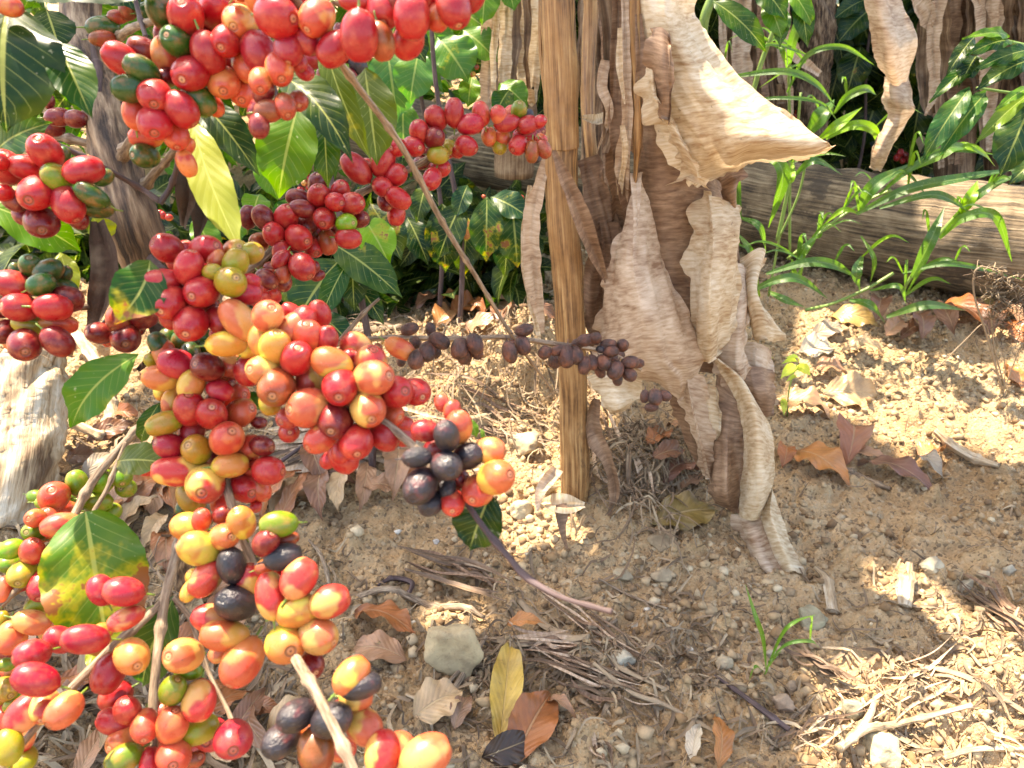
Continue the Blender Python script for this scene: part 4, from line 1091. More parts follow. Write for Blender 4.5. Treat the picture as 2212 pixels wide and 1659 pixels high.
sheet(bl, [[(1545, 385, A0 + .05), (1580, 370, A0 + .05), (1608, 358, A0 + .04)], [(1550, 420, A0 + .04), (1580, 415, A0 + .01), (1600, 400, A0 + .02)], [(1572, 450, A0 + .05), (1585, 455, A0 + .03), (1596, 450, A0 + .04)], [(1580, 482, A0 + .06), (1583, 485, A0 + .05), (1588, 485, A0 + .05)]],
      'banana_brown', 'dark_curl', seed=6, nu=20, nv=40, ragged=.008, folds=.010)
# left lower lobe
sheet(bl, [[(1366, 370, A0 + .02), (1373, 370, A0 + .01), (1380, 374, A0 + .02)], [(1345, 470, A0 + .02), (1375, 465, A0 - .02), (1402, 465, A0 + .03)], [(1322, 560, A0 + .0), (1370, 555, A0 - .05), (1425, 550, A0 + .02)],
           [(1308, 640, A0 + .01), (1380, 630, A0 - .07), (1450, 610, A0 + .01)], [(1305, 720, A0 + .02), (1390, 700, A0 - .08), (1482, 680, A0 - .0)], [(1288, 775, A0 + .01), (1390, 775, A0 - .07), (1520, 760, A0 - .01)],
           [(1330, 790, A0 + .0), (1420, 815, A0 - .05), (1515, 795, A0 - .01)], [(1395, 815, A0 + .0), (1440, 845, A0 - .02), (1470, 862, A0 - .0)]], 'banana', 'lower_blade', seed=7, nu=56, nv=110, folds=.012, crinkle=.0045)
sheet(bl, [[(1272, 812, A0 + .0), (1330, 800, A0 - .01), (1390, 822, A0 + .0)], [(1282, 850, A0 - .0), (1335, 850, A0 - .03), (1388, 850, A0 + .0)], [(1300, 880, A0 - .01), (1335, 885, A0 - .04), (1380, 868, A0 - .01)], [(1312, 896, A0 - .01), (1330, 896, A0 - .03), (1355, 888, A0 - .01)]], 'banana_pale', 'torn_flap', seed=8, nu=24, nv=30, folds=.004, ragged=.006)
# right lower lobe
sheet(bl, [[(1500, 410, A0 + .03), (1540, 415, A0 + .0), (1590, 450, A0 + .04)], [(1492, 500, A0 + .02), (1545, 500, A0 - .04), (1600, 500, A0 + .02)], [(1482, 590, A0 + .01), (1540, 590, A0 - .06), (1602, 580, A0 + .02)],
           [(1480, 660, A0 + .01), (1535, 660, A0 - .07), (1600, 640, A0 + .02)], [(1492, 730, A0 + .0), (1535, 735, A0 - .05), (1585, 705, A0 + .02)], [(1515, 780, A0 + .0), (1535, 785, A0 - .03), (1562, 765, A0 + .0)]], 'banana_pale', 'lower_blade', seed=9, nu=40, nv=100, folds=.012)
sheet(bl, [[(1545, 590, A0 + .06), (1590, 570, A0 + .07), (1615, 580, A0 + .08)], [(1560, 680, A0 + .04), (1600, 660, A0 + .03), (1625, 650, A0 + .06)], [(1550, 760, A0 + .03), (1590, 770, A0 + .0), (1615, 760, A0 + .03)], [(1570, 830, A0 + .02), (1600, 825, A0 + .0), (1625, 800, A0 + .03)]], 'banana', 'lower_blade', seed=10, nu=30, nv=70, folds=.01)
sheet(bl, [[(1590, 560, A0 + .10), (1640, 540, A0 + .11), (1652, 560, A0 + .12)], [(1600, 640, A0 + .07), (1625, 620, A0 + .05), (1640, 640, A0 + .08)], [(1615, 690, A0 + .05), (1640, 670, A0 + .04), (1690, 700, A0 + .07)], [(1620, 735, A0 + .06), (1650, 735, A0 + .04), (1702, 730, A0 + .07)]], 'banana_pale', 'side_lobe', seed=11, nu=30, nv=60, folds=.012)
sheet(bl, [[(1600, 740, A0 + .06), (1640, 740, A0 + .05), (1665, 760, A0 + .08)], [(1590, 800, A0 + .05), (1640, 810, A0 + .03), (1660, 830, A0 + .06)], [(1610, 850, A0 + .05), (1650, 865, A0 + .04), (1672, 880, A0 + .06)]], 'banana', 'side_lobe', seed=12, nu=30, nv=40, folds=.01)
# midrib and folded strips to its left
ytube([(1372, -60, A0, 20), (1372, 60, A0, 20), (1375, 200, A0, 19), (1377, 300, A0, 16), (1374, 360, A0 + .01, 8), (1366, 470, A0 + .03, 5)], 60, 16, 0.12, 12, 'stalk', 'midrib', bl, 0.6)
for i, (pts, wd, mt) in enumerate((
    ([(1300, -40, A0 + .03), (1315, 60, A0 + .03), (1322, 150, A0 + .03), (1318, 280, A0 + .03), (1310, 330, A0 + .03)], [40, 40, 34, 26, 8], 'fibre'),
    ([(1335, -40, A0 + .02), (1335, 100, A0 + .02), (1330, 250, A0 + .02), (1345, 380, A0 + .03), (1362, 480, A0 + .05)], [26, 30, 34, 30, 10], 'banana_brown'),
    ([(1350, -40, A0 + .01), (1352, 120, A0 + .0), (1355, 260, A0 + .0), (1345, 360, A0 + .02), (1350, 440, A0 + .05)], [18, 22, 26, 30, 16], 'banana'),
    ([(1310, 130, A0 + .02), (1300, 190, A0 + .02), (1315, 250, A0 + .02), (1290, 330, A0 + .06)], [26, 26, 16, 4], 'banana'),
    ([(1338, 60, A0 - .01), (1340, 150, A0 - .01), (1350, 225, A0 - .01)], [10, 14, 3], 'banana_pale'),
    ([(1345, 270, A0 - .0), (1350, 330, A0 - .0), (1340, 420, A0 + .04)], [12, 14, 10], 'banana_pale'),
    ([(1325, 300, A0 + .06), (1335, 400, A0 + .07), (1345, 470, A0 + .09), (1330, 560, A0 + .09)], [34, 46, 50, 30], 'banana_brown'),
    ([(1300, 480, A0 + .09), (1310, 560, A0 + .09), (1290, 660, A0 + .09), (1300, 760, A0 + .08)], [60, 70, 60, 40], 'banana_brown'),
    ([(1378, 30, A0 - .01), (1384, 160, A0 - .01), (1382, 280, A0 - .0)], [14, 26, 10], 'banana_brown'))):
    ystrip(bl, pts, wd, mt, 'folded_strip', fold=0.6, wave=0.5, n=70, nw=8, seed=20 + i, twist=0.5)
# lower curl reaching the ground
B0 = Y0 - .04
sheet(bl, [[(1543, 775, B0 + .02), (1550, 775, B0), (1560, 785, B0 + .01)], [(1570, 830, B0 + .02), (1600, 820, B0 - .02), (1622, 840, B0 + .0)], [(1600, 900, B0 + .01), (1630, 890, B0 - .04), (1662, 915, B0 - .01)], [(1605, 980, B0 + .0), (1640, 975, B0 - .06), (1676, 985, B0 - .01)],
           [(1600, 1060, B0 - .01), (1640, 1060, B0 - .07), (1670, 1050, B0 - .02)], [(1595, 1115, B0 - .02), (1625, 1125, B0 - .06), (1645, 1115, B0 - .02)]], 'banana_pale', 'trailing_curl', seed=13, nu=34, nv=90, folds=.004, crinkle=.003, ragged=.003)
sheet(bl, [[(1545, 800, B0 + .04), (1575, 830, B0 + .04), (1595, 850, B0 + .03)], [(1530, 900, B0 + .04), (1570, 905, B0 + .02), (1610, 910, B0 + .02)], [(1525, 990, B0 + .03), (1570, 995, B0 - .02), (1612, 990, B0 + .01)], [(1522, 1060, B0 + .02), (1570, 1070, B0 - .04), (1608, 1050, B0 + .0)], [(1560, 1095, B0 + .0), (1580, 1110, B0 - .02), (1600, 1110, B0 - .01)]], 'banana_brown', 'inner_blade', seed=14, nu=34, nv=80, folds=.008)
sheet(bl, [[(1660, 1060, B0 + .0), (1668, 1055, B0 - .02), (1672, 1060, B0 - .01)], [(1645, 1110, B0 - .03), (1665, 1110, B0 - .06), (1690, 1120, B0 - .04)], [(1655, 1170, B0 - .06), (1685, 1170, B0 - .09), (1712, 1180, B0 - .07)], [(1685, 1240, B0 - .10), (1715, 1235, B0 - .12), (1745, 1238, B0 - .11)]], 'banana_pale', 'trailing_tip', seed=15, nu=20, nv=50, folds=.004, ragged=.004)
sheet(bl, [[(1590, 1110, B0 - .01), (1620, 1115, B0 - .03), (1650, 1110, B0 - .02)], [(1600, 1160, B0 - .03), (1630, 1160, B0 - .07), (1660, 1150, B0 - .05)], [(1620, 1210, B0 - .07), (1650, 1215, B0 - .10), (1690, 1210, B0 - .08)], [(1660, 1245, B0 - .10), (1680, 1248, B0 - .12), (1700, 1245, B0 - .11)]], 'banana', 'trailing_tip', seed=16, nu=22, nv=50, folds=.006)
sheet(bl, [[(1455, 820, B0 + .06), (1490, 830, B0 + .05), (1520, 840, B0 + .06)], [(1450, 880, B0 + .06), (1490, 890, B0 + .03), (1525, 900, B0 + .05)], [(1470, 950, B0 + .05), (1500, 960, B0 + .03), (1530, 960, B0 + .04)], [(1505, 1010, B0 + .05), (1515, 1020, B0 + .04), (1530, 1020, B0 + .04)]], 'banana_brown', 'inner_blade', seed=17, nu=26, nv=50, folds=.01)
sheet(bl, [[(1505, 830, B0 + .03), (1530, 830, B0 + .02), (1550, 840, B0 + .03)], [(1520, 900, B0 + .03), (1535, 900, B0 + .01), (1555, 905, B0 + .02)], [(1530, 950, B0 + .03), (1540, 950, B0 + .02), (1550, 950, B0 + .02)]], 'banana_pale', 'inner_blade', seed=18, nu=16, nv=40, folds=.006)

sheet(bl, [[(1452, 790, B0 + .03), (1480, 800, B0 + .0), (1515, 810, B0 + .02)], [(1470, 870, B0 + .03), (1495, 880, B0 - .01), (1528, 890, B0 + .02)], [(1495, 960, B0 + .02), (1515, 970, B0 - .01), (1540, 975, B0 + .01)], [(1515, 1030, B0 + .02), (1528, 1040, B0), (1545, 1040, B0 + .01)]], 'banana', 'lower_drape', seed=19, nu=24, nv=60, folds=.008)
sheet(bl, [[(1588, 790, B0 + .06), (1625, 790, B0 + .05), (1660, 800, B0 + .07)], [(1600, 840, B0 + .05), (1635, 850, B0 + .03), (1672, 850, B0 + .06)], [(1625, 890, B0 + .05), (1645, 900, B0 + .04), (1668, 895, B0 + .05)]], 'banana_brown', 'lower_drape', seed=20, nu=24, nv=40, folds=.008)

# dead leaf hanging upper right
hl = thing('hanging_dead_leaf', PY_(1900, 200, 1.75), 'long brown twisted dead leaf hanging in front of the log on the right', 'dead leaf')
h0 = 1.75
sheet(hl, [[(1855, -60, h0), (1890, -60, h0 - .03), (1930, -60, h0 + .03)], [(1866, 20, h0), (1905, 20, h0 - .04), (1950, 20, h0 + .02)], [(1878, 90, h0), (1925, 90, h0 - .05), (1976, 80, h0 + .01)], [(1890, 140, h0), (1930, 145, h0 - .04), (1972, 130, h0 + .01)], [(1925, 185, h0), (1942, 190, h0 - .01), (1958, 185, h0 + .01)]], 'banana', 'blade', seed=31, nu=34, nv=80, folds=.006, ragged=.003, crinkle=.003)
sheet(hl, [[(1915, 165, h0 + .02), (1935, 170, h0 + .0), (1955, 165, h0 + .02)], [(1908, 210, h0 + .02), (1940, 215, h0 - .03), (1972, 225, h0 + .01)], [(1920, 245, h0 + .01), (1942, 250, h0 - .02), (1970, 245, h0 + .01)], [(1898, 290, h0 + .0), (1915, 295, h0 - .03), (1942, 290, h0 + .0)], [(1880, 330, h0 - .01), (1898, 335, h0 - .04), (1920, 335, h0 - .01)], [(1878, 362, h0 - .01), (1888, 368, h0 - .02), (1902, 372, h0 - .01)]], 'banana', 'twisted_tip', seed=32, nu=26, nv=80, folds=.006, ragged=.004)

# ------------------------------------------------------------------ logs
def logobj(name, pts, label, mat, seed, cat='log', rough=0.03, segs=48, n=160, flat=1.0):
    mb = MB()
    Q = [PY_(x, y, Y) for (x, y, Y, r) in pts]; R = [r * dY(x, y, Y) / F_OV for (x, y, Y, r) in pts]
    tube(mb, Q, R, segs, n, rough, seed, None, flat)
    return tag(mb.build(name, mat, smooth=True), label, cat)
logobj('fallen_log', [(640, 240, 3.0, 66), (800, 270, 2.95, 72), (1000, 315, 2.85, 76), (1300, 370, 2.7, 82), (1600, 430, 2.5, 90), (1750, 460, 2.4, 100), (1900, 487, 2.28, 108), (2050, 510, 2.18, 116), (2260, 532, 2.05, 126), (2500, 560, 1.9, 130)], 'thick weathered fallen log lying across the ground behind the grass', 'log', 4)
logobj('dead_tree', [(1765, -80, 3.0, 36), (1765, 60, 3.0, 36), (1755, 180, 3.0, 36), (1745, 330, 3.0, 40)], 'dark dead trunk standing behind the grass and log', 'bark', 6, 'dead trunk', 0.15)
logobj('bleached_stump', [(95, 745, 1.30, 40), (70, 790, 1.28, 62), (58, 860, 1.22, 72), (52, 950, 1.16, 70), (40, 1040, 1.10, 74), (20, 1130, 1.06, 88)], 'bleached splintered tree stump at the left edge', 'stump', 8, 'stump', 0.18, 40, 110)

# ------------------------------------------------------------------ sticks lying about
def stick(pts, rad, mat, label, name='dead_stick', lift=0.008, n=40, rough=0.12, cat='stick', group=None, flat=1.0, seed=1):
    mb = MB()
    Q = [G(x, y) + Vector((0, 0, lift + (dz[0] if dz else 0))) for (x, y, *dz) in pts]
    dd = proj(Q[0])[2]
    tube(mb, Q, [W(r, dd) for r in rad], 8, n, rough, seed, 0.06, flat)
    return tag(mb.build(name, mat), label, cat, group)
SG = 'sticks lying on the ground'
stick([(92, 945, .05), (130, 955, .05), (180, 965, .04), (232, 972, .02)], [12, 11, 11, 10], 'stump', 'short pale broken branch beside the bleached stump', group=SG)
stick([(-20, 1110, .03), (50, 1100, .03), (90, 1075, .04)], [10, 10, 8], 'stump', 'pale crooked branch at the left edge below the stump', group=SG)
stick([(270, 1050, .03), (330, 1070, .02), (390, 1100, .02)], [16, 15, 12], 'stump', 'thick grey branch under the olive green cherries', group=SG)
stick([(170, 760, .05), (215, 820, .04), (240, 870, .03)], [12, 12, 9], 'stump', 'white sunlit branch behind the hanging green leaf', group=SG)
stick([(225, 860, .03), (250, 920, .02), (245, 960, .02)], [16, 15, 14], 'stump', 'white sunlit chunk of branch right of the green leaf', group=SG)
stick([(750, 1302), (840, 1306), (930, 1312), (1000, 1330), (1045, 1345)], [7, 8, 9, 8, 5], 'twig', 'straight pale stick lying above the large grey stone', group=SG)
stick([(600, 760, .02), (660, 745, .02), (760, 735, .02), (870, 720, .01)], [8, 9, 9, 6], 'twig', 'grey stick on the ground behind the peach cherries', group=SG)
stick([(2010, 965, .01), (2050, 985, .01), (2100, 1005, .01), (2150, 1028)], [7, 10, 10, 5], 'stump', 'pale peeling stick on the sunlit soil at right', group=SG)
stick([(1800, 1030), (1850, 1035), (1920, 1065)], [9, 10, 4], 'twig', 'grey splinter under the orange fallen leaves', group=SG)
stick([(1540, 1480), (1590, 1520), (1650, 1565), (1700, 1600)], [3, 5, 6, 6], 'dark_twig', 'thin brown stick left of the lower sunlit patch', group=SG)
stick([(1270, 1400), (1300, 1375), (1330, 1350)], [4, 4, 4], 'twig', 'tiny straight stick standing out on the bare soil', group=SG)
stick([(1290, 1275, .005), (1360, 1290), (1440, 1330)], [2, 3, 3], 'twig', 'thin root thread under the tip of the purple twig', group=SG)
stick([(1120, 1310), (1180, 1360), (1250, 1410), (1330, 1465), (1430, 1520)], [9, 11, 12, 7, 4], 'litter', 'flattened straw coloured stem running down from the blurred twig tip', group=SG, flat=0.5)
stick([(1060, 1400), (1120, 1410), (1200, 1400), (1270, 1410)], [8, 14, 12, 8], 'litter', 'shredded straw stem beside the large grey stone', group=SG, flat=0.5)
stick([(1280, 1470), (1360, 1520), (1440, 1550), (1560, 1610)], [4, 5, 5, 3], 'litter', 'long thin straw stem crossing the lower soil', group=SG)
stick([(930, 1570), (980, 1500), (1030, 1430), (1050, 1400)], [6, 7, 7, 5], 'twig', 'bundle of pale straw touching the large grey stone', group=SG)
stick([(915, 1545), (960, 1500), (1010, 1450), (1045, 1410)], [3, 4, 4, 3], 'twig', 'thin pale straw left of the straw bundle', group=SG)
stick([(880, 1520), (930, 1545), (985, 1570)], [4, 7, 5], 'stump', 'short pale splinter below the large grey stone', group=SG)
stick([(1800, 1660), (1860, 1610), (1930, 1580), (2080, 1572)], [10, 9, 8, 5], 'stump', 'white curved stick in the lower sunlit patch', group=SG, lift=0.02)
stick([(1835, 1625), (1870, 1570), (1880, 1545)], [9, 8, 6], 'stump', 'short white stick leaning on the round stone', group=SG, lift=0.02)
stick([(2030, 1660), (2100, 1640), (2220, 1630)], [5, 6, 6], 'stump', 'white stick at the lower right corner', group=SG, lift=0.015)
stick([(1760, 1235), (1785, 1265), (1798, 1325)], [7, 12, 12], 'stump', 'crooked piece of bark below the trailing banana leaf tip', group=SG, flat=0.5)
stick([(1955, 1245, .01), (1950, 1290), (1948, 1330)], [8, 18, 14], 'stump', 'upright splintered wood chip on the right soil', group=SG, flat=0.35)
stick([(1660, 1640), (1700, 1570), (1740, 1540), (1780, 1490)], [4, 5, 6, 4], 'twig', 'thin forked stick below the green sprout', group=SG)
stick([(1980, 1440), (2080, 1490), (2220, 1560)], [6, 9, 8], 'litter', 'sunlit straw stem in the lower right patch', group=SG, flat=0.6)
stick([(1920, 600, .02), (2000, 625, .02), (2080, 600, .03)], [5, 9, 5], 'stump', 'dead branch in the shade under the fallen log', group=SG)
stick([(570, 930, .04), (640, 945, .03), (740, 935, .03)], [5, 5, 4], 'twig', 'thin bare stick behind the mixed cherries', group=SG)
stick([(520, 1110, .02), (600, 1070, .03), (720, 990, .05)], [4, 5, 4], 'dark_twig', 'thin dark stick leaning over the straw heap', group=SG)
stick([(670, 1180), (700, 1230), (710, 1290), (660, 1330)], [3, 4, 4, 3], 'twig', 'thin curved twig between the cherries and the stone', group=SG)
stick([(460, 1620), (560, 1560), (640, 1480)], [4, 5, 4], 'twig', 'thin pale twig beneath the hanging cherry in the lower left', group=SG)
stick([(820, 1290), (850, 1265), (890, 1265), (880, 1300)], [3, 6, 6, 3], 'dark_twig', 'small curled dry tendril above the pale straight stick', group=SG)

# fibrous straw heap behind the black cherries
hp = thing('straw_heap', G(730, 1040), 'heap of pale shredded banana fibre behind the black cherries', 'straw')
r_ = random.Random(3)
for i in range(46):
    x0 = r_.uniform(560, 700); y0 = r_.uniform(960, 1055)
    ln = r_.uniform(120, 330)
    mb = MB()
    a = G(x0, y0) + Vector((0, 0, r_.uniform(.01, .06))); b = G(x0 + ln, y0 + r_.uniform(-25, 18)) + Vector((0, 0, r_.uniform(.005, .05)))
    m_ = (a + b) / 2 + Vector((0, r_.uniform(-.02, .02), r_.uniform(0, .03)))
    strip_geo(mb, [a, m_, b], [W(x, 1.2) for x in (r_.uniform(4, 10), r_.uniform(12, 34), r_.uniform(3, 10))], fold=0.5, wave=0.5, n=30, nw=4, seed=i, twist=r_.uniform(-1, 1))
    mb.build('fibre_strip', r_.choice(['fibre', 'banana_pale', 'banana']), hp)

# fine straw and rotted fibre spread over the soil: one mass
mb = MB()
r_ = random.Random(9)
def straw(x, y, L, wd, dz=0.004, curve=0.3):
    a = r_.uniform(0, 6.28)
    g = G(x, y) if False else None
def straws(n, fx, fy, Lr, Wr, lift=0.004):
    for i in range(n):
        px, py = fx(), fy()
        c = G0(px, py)
        L = r_.uniform(*Lr); a = r_.uniform(0, math.pi * 2); wdt = r_.uniform(*Wr)
        k = r_.gauss(0, 0.8)
        pts = []
        for t in (-.5, -.17, .17, .5):
            aa = a + k * t
            X = c.x + math.cos(aa) * L * t; Yy = c.y + math.sin(aa) * L * t
            pts.append(Vector((X, Yy, 0)))
        zz = H([p.x for p in pts], [p.y for p in pts])
        for p, z in zip(pts, zz): p.z = float(z) + lift + r_.uniform(0, lift * 1.5)
        strip_geo(mb, pts, [wdt * .4, wdt, wdt * .8, wdt * .3], facing=Vector((r_.uniform(-.6, .6), r_.uniform(-.6, .4), 1)), fold=0.6, n=7, nw=2, twist=r_.uniform(-1.5, 1.5))
def G0(x, y):
    d = (FWD + RIGHT * ((x - CX) / F_OV) - UP * ((y - CY) / F_OV))
    t = (CAM_H) / -d.z
    return CAMP + d * t
straws(320, lambda: r_.uniform(560, 1500), lambda: r_.uniform(1180, 1680), (.015, .06), (.001, .006))
straws(450, lambda: r_.uniform(1000, 1560), lambda: r_.gauss(1450, 70), (.012, .06), (.001, .005))
straws(250, lambda: r_.uniform(1480, 2260), lambda: r_.uniform(1300, 1690), (.012, .06), (.001, .006))
straws(160, lambda: r_.gauss(2000, 120), lambda: r_.gauss(1470, 100), (.015, .06), (.001, .006))
straws(450, lambda: r_.uniform(850, 1300), lambda: r_.gauss(900, 70), (.02, .09), (.001, .005), 0.012)
straws(500, lambda: r_.gauss(1390, 70), lambda: r_.gauss(1050, 70), (.02, .10), (.001, .005), 0.012)
straws(700, lambda: r_.uniform(-40, 620), lambda: r_.uniform(900, 1690), (.02, .10), (.0015, .009), 0.01)
straws(220, lambda: r_.uniform(1500, 2260), lambda: r_.uniform(640, 1300), (.01, .05), (.001, .004))
straws(250, lambda: r_.uniform(600, 1200), lambda: r_.uniform(640, 760), (.03, .12), (.002, .008), 0.01)
tag(mb.build('plant_litter', 'litter', origin=(0, 1, 0)), 'fine straw, rotted fibre and rootlets strewn over the soil', 'plant litter', kind='stuff')

# ------------------------------------------------------------------ stones
def stone(x, y, wpx, hpx, col, label, seed, sq=0.6, rot=0.0, sink=0.25, ang=0.22):
    g = G(x, y + hpx * 0.35); d = proj(g)[2]
    w_ = W(wpx, d); h_ = W(hpx, d)
    mb = MB()
    rock_geo(mb, g + Vector((0, w_ * .2, h_ * (0.45 - sink))), (w_, w_ * 0.85, h_ * 1.0), seed, 4, 1, ang, rot)
    o = mb.build('stone', 'stone', color=(col[0], col[1], col[2], 1))
    return tag(o, label, 'stone', 'stones lying on the soil')
ST = (0.33, 0.30, 0.21)
stone(985, 1405, 142, 165, (0.42, 0.33, 0.19), 'largest grey green stone, angular, by the straw bundle', 3)
stone(1760, 1338, 80, 55, (0.29, 0.26, 0.16), 'mossy stone right of the green sprout', 5)
stone(2010, 1245, 55, 34, (0.46, 0.40, 0.28), 'pale flat stone above the upright wood chip', 7)
stone(2087, 1262, 44, 44, (0.44, 0.38, 0.27), 'pale rounded stone right of the flat pale stone', 9)
stone(1837, 1530, 64, 55, (0.30, 0.28, 0.19), 'round grey stone at the edge of the lower sunlit patch', 11)
stone(1650 + 260, 1625, 110, 70, (0.50, 0.42, 0.25), 'cream stone at the bottom of the lower sunlit patch', 13)
stone(1670, 1190 + 220, 30, 24, (0.36, 0.31, 0.22), 'little tan stone behind the green sprout', 15)
stone(1565, 1438, 42, 36, (0.38, 0.31, 0.20), 'tan angular stone left of the green sprout', 17)
stone(1595, 1412, 24, 20, (0.38, 0.30, 0.20), 'small blocky tan stone above the tan angular stone', 19)
stone(1375, 1338, 24, 16, (0.60, 0.54, 0.44), 'bright white pebble on the bare soil right of the twig tip', 21)
stone(1398, 1316, 15, 15, (0.60, 0.54, 0.44), 'tiny white pebble just above the bright white pebble', 22)
stone(1402, 1412, 14, 14, (0.60, 0.54, 0.44), 'white pebble alone in the middle of the bare soil', 23)
stone(1490, 1400, 22, 16, (0.56, 0.5, 0.4), 'whitish pebble left of the tan angular stone', 24)
stone(1345, 1440, 56, 44, (0.40, 0.37, 0.28), 'crumbly pale stone on the straw coloured stem', 25)
stone(1435, 1180, 70, 46, (0.32, 0.235, 0.14), 'brown clod of soil below the olive fallen leaf', 27)
stone(1430, 1245, 50, 44, (0.36, 0.275, 0.17), 'rounded earthy clod below the brown clod', 29)
stone(1345, 1245, 44, 36, (0.40, 0.32, 0.20), 'earthy clod left of the rounded clod', 31)
stone(1130, 1100, 60, 50, (0.50, 0.42, 0.26), 'pale clod of earth left of the stalk base', 33)
stone(1180, 1060, 50, 60, (0.44, 0.36, 0.22), 'tan clod of earth touching the stalk base', 35)
stone(1140, 960, 90, 60, (0.42, 0.33, 0.2), 'broad crumbling clod on the mound left of the stalk', 37)
stone(1040, 920, 60, 45, (0.38, 0.29, 0.17), 'small clod on the mound behind the black cherries', 39)
stone(860, 1330 + 10, 20, 16, (0.6, 0.56, 0.46), 'small pale pebble left of the large stone', 41)
stone(895, 1350, 18, 14, (0.6, 0.56, 0.46), 'small pale pebble touching the large stone', 43)
stone(860, 1155, 18, 14, (0.56, 0.51, 0.42), 'white pebble on the gravelly soil right of the cherries', 45)
stone(942, 1172, 16, 12, (0.5, 0.46, 0.4), 'grey white pebble left of the blurred purple twig', 47)
stone(1550, 1560, 20, 18, (0.36, 0.3, 0.2), 'dull pebble beside the thin brown stick', 49)
stone(2180, 1236, 30, 30, (0.42, 0.38, 0.28), 'yellowish pebble near the right edge', 51)
stone(1715, 1475, 36, 34, (0.34, 0.25, 0.16), 'reddish brown stone under the green sprout', 53)
stone(1690, 1530, 50, 46, (0.33, 0.23, 0.15), 'larger reddish stone below the sprout', 55)

# ------------------------------------------------------------------ fallen leaves
RU = (0.36, 0.12, 0.035); TA = (0.54, 0.36, 0.19); OR = (0.46, 0.18, 0.05); OC = (0.44, 0.28, 0.08); CRM = (0.60, 0.50, 0.36); BR = (0.20, 0.085, 0.04); GRY = (0.34, 0.27, 0.19); YE = (0.58, 0.38, 0.07); PK = (0.40, 0.21, 0.11)
FG = 'fallen leaves on the ground'
def fallen(x, y, ln, ang, wd, col, label, seed=0, curl=0.2, lift=0.012, roll=None, group=FG, tiltz=0.02):
    c = G(x, y); d = proj(c)[2]
    r2 = random.Random(seed * 31 + int(x) + int(y))
    L = W(ln, d)
    a = math.radians(ang)
    # the leaf lies on the ground; foreshorten so its picture length comes out right
    sa = math.sin(a); fore = 0.62
    dr = Vector((math.cos(a), sa / fore, 0)); L2 = L * dr.length; dr.normalize()
    L2 = min(L2, L * 1.5)
    b = c - dr * L2 / 2; t = c + dr * L2 / 2
    b.z = float(H(b.x, b.y, False)) + lift; t.z = float(H(t.x, t.y, False)) + lift + r2.uniform(0, tiltz)
    wob = r2.uniform(-.3, .3) if roll is None else roll
    mb = MB()
    nn = Vector((r2.uniform(-.3, .3), r2.uniform(-.6, 0), 1))
    leaf_geo(mb, b, t, W(wd, d) * 1.1, bend=curl * r2.uniform(.4, .9), fold=0.12 + r2.uniform(0, .35), wave=0.10, roll=wob, facing=nn, nl=20, nw=8, seed=seed + int(x))
    o = mb.build('dry_leaf', 'dry_leaf', color=(col[0], col[1], col[2], 1))
    return tag(o, label, 'dry leaf', group)
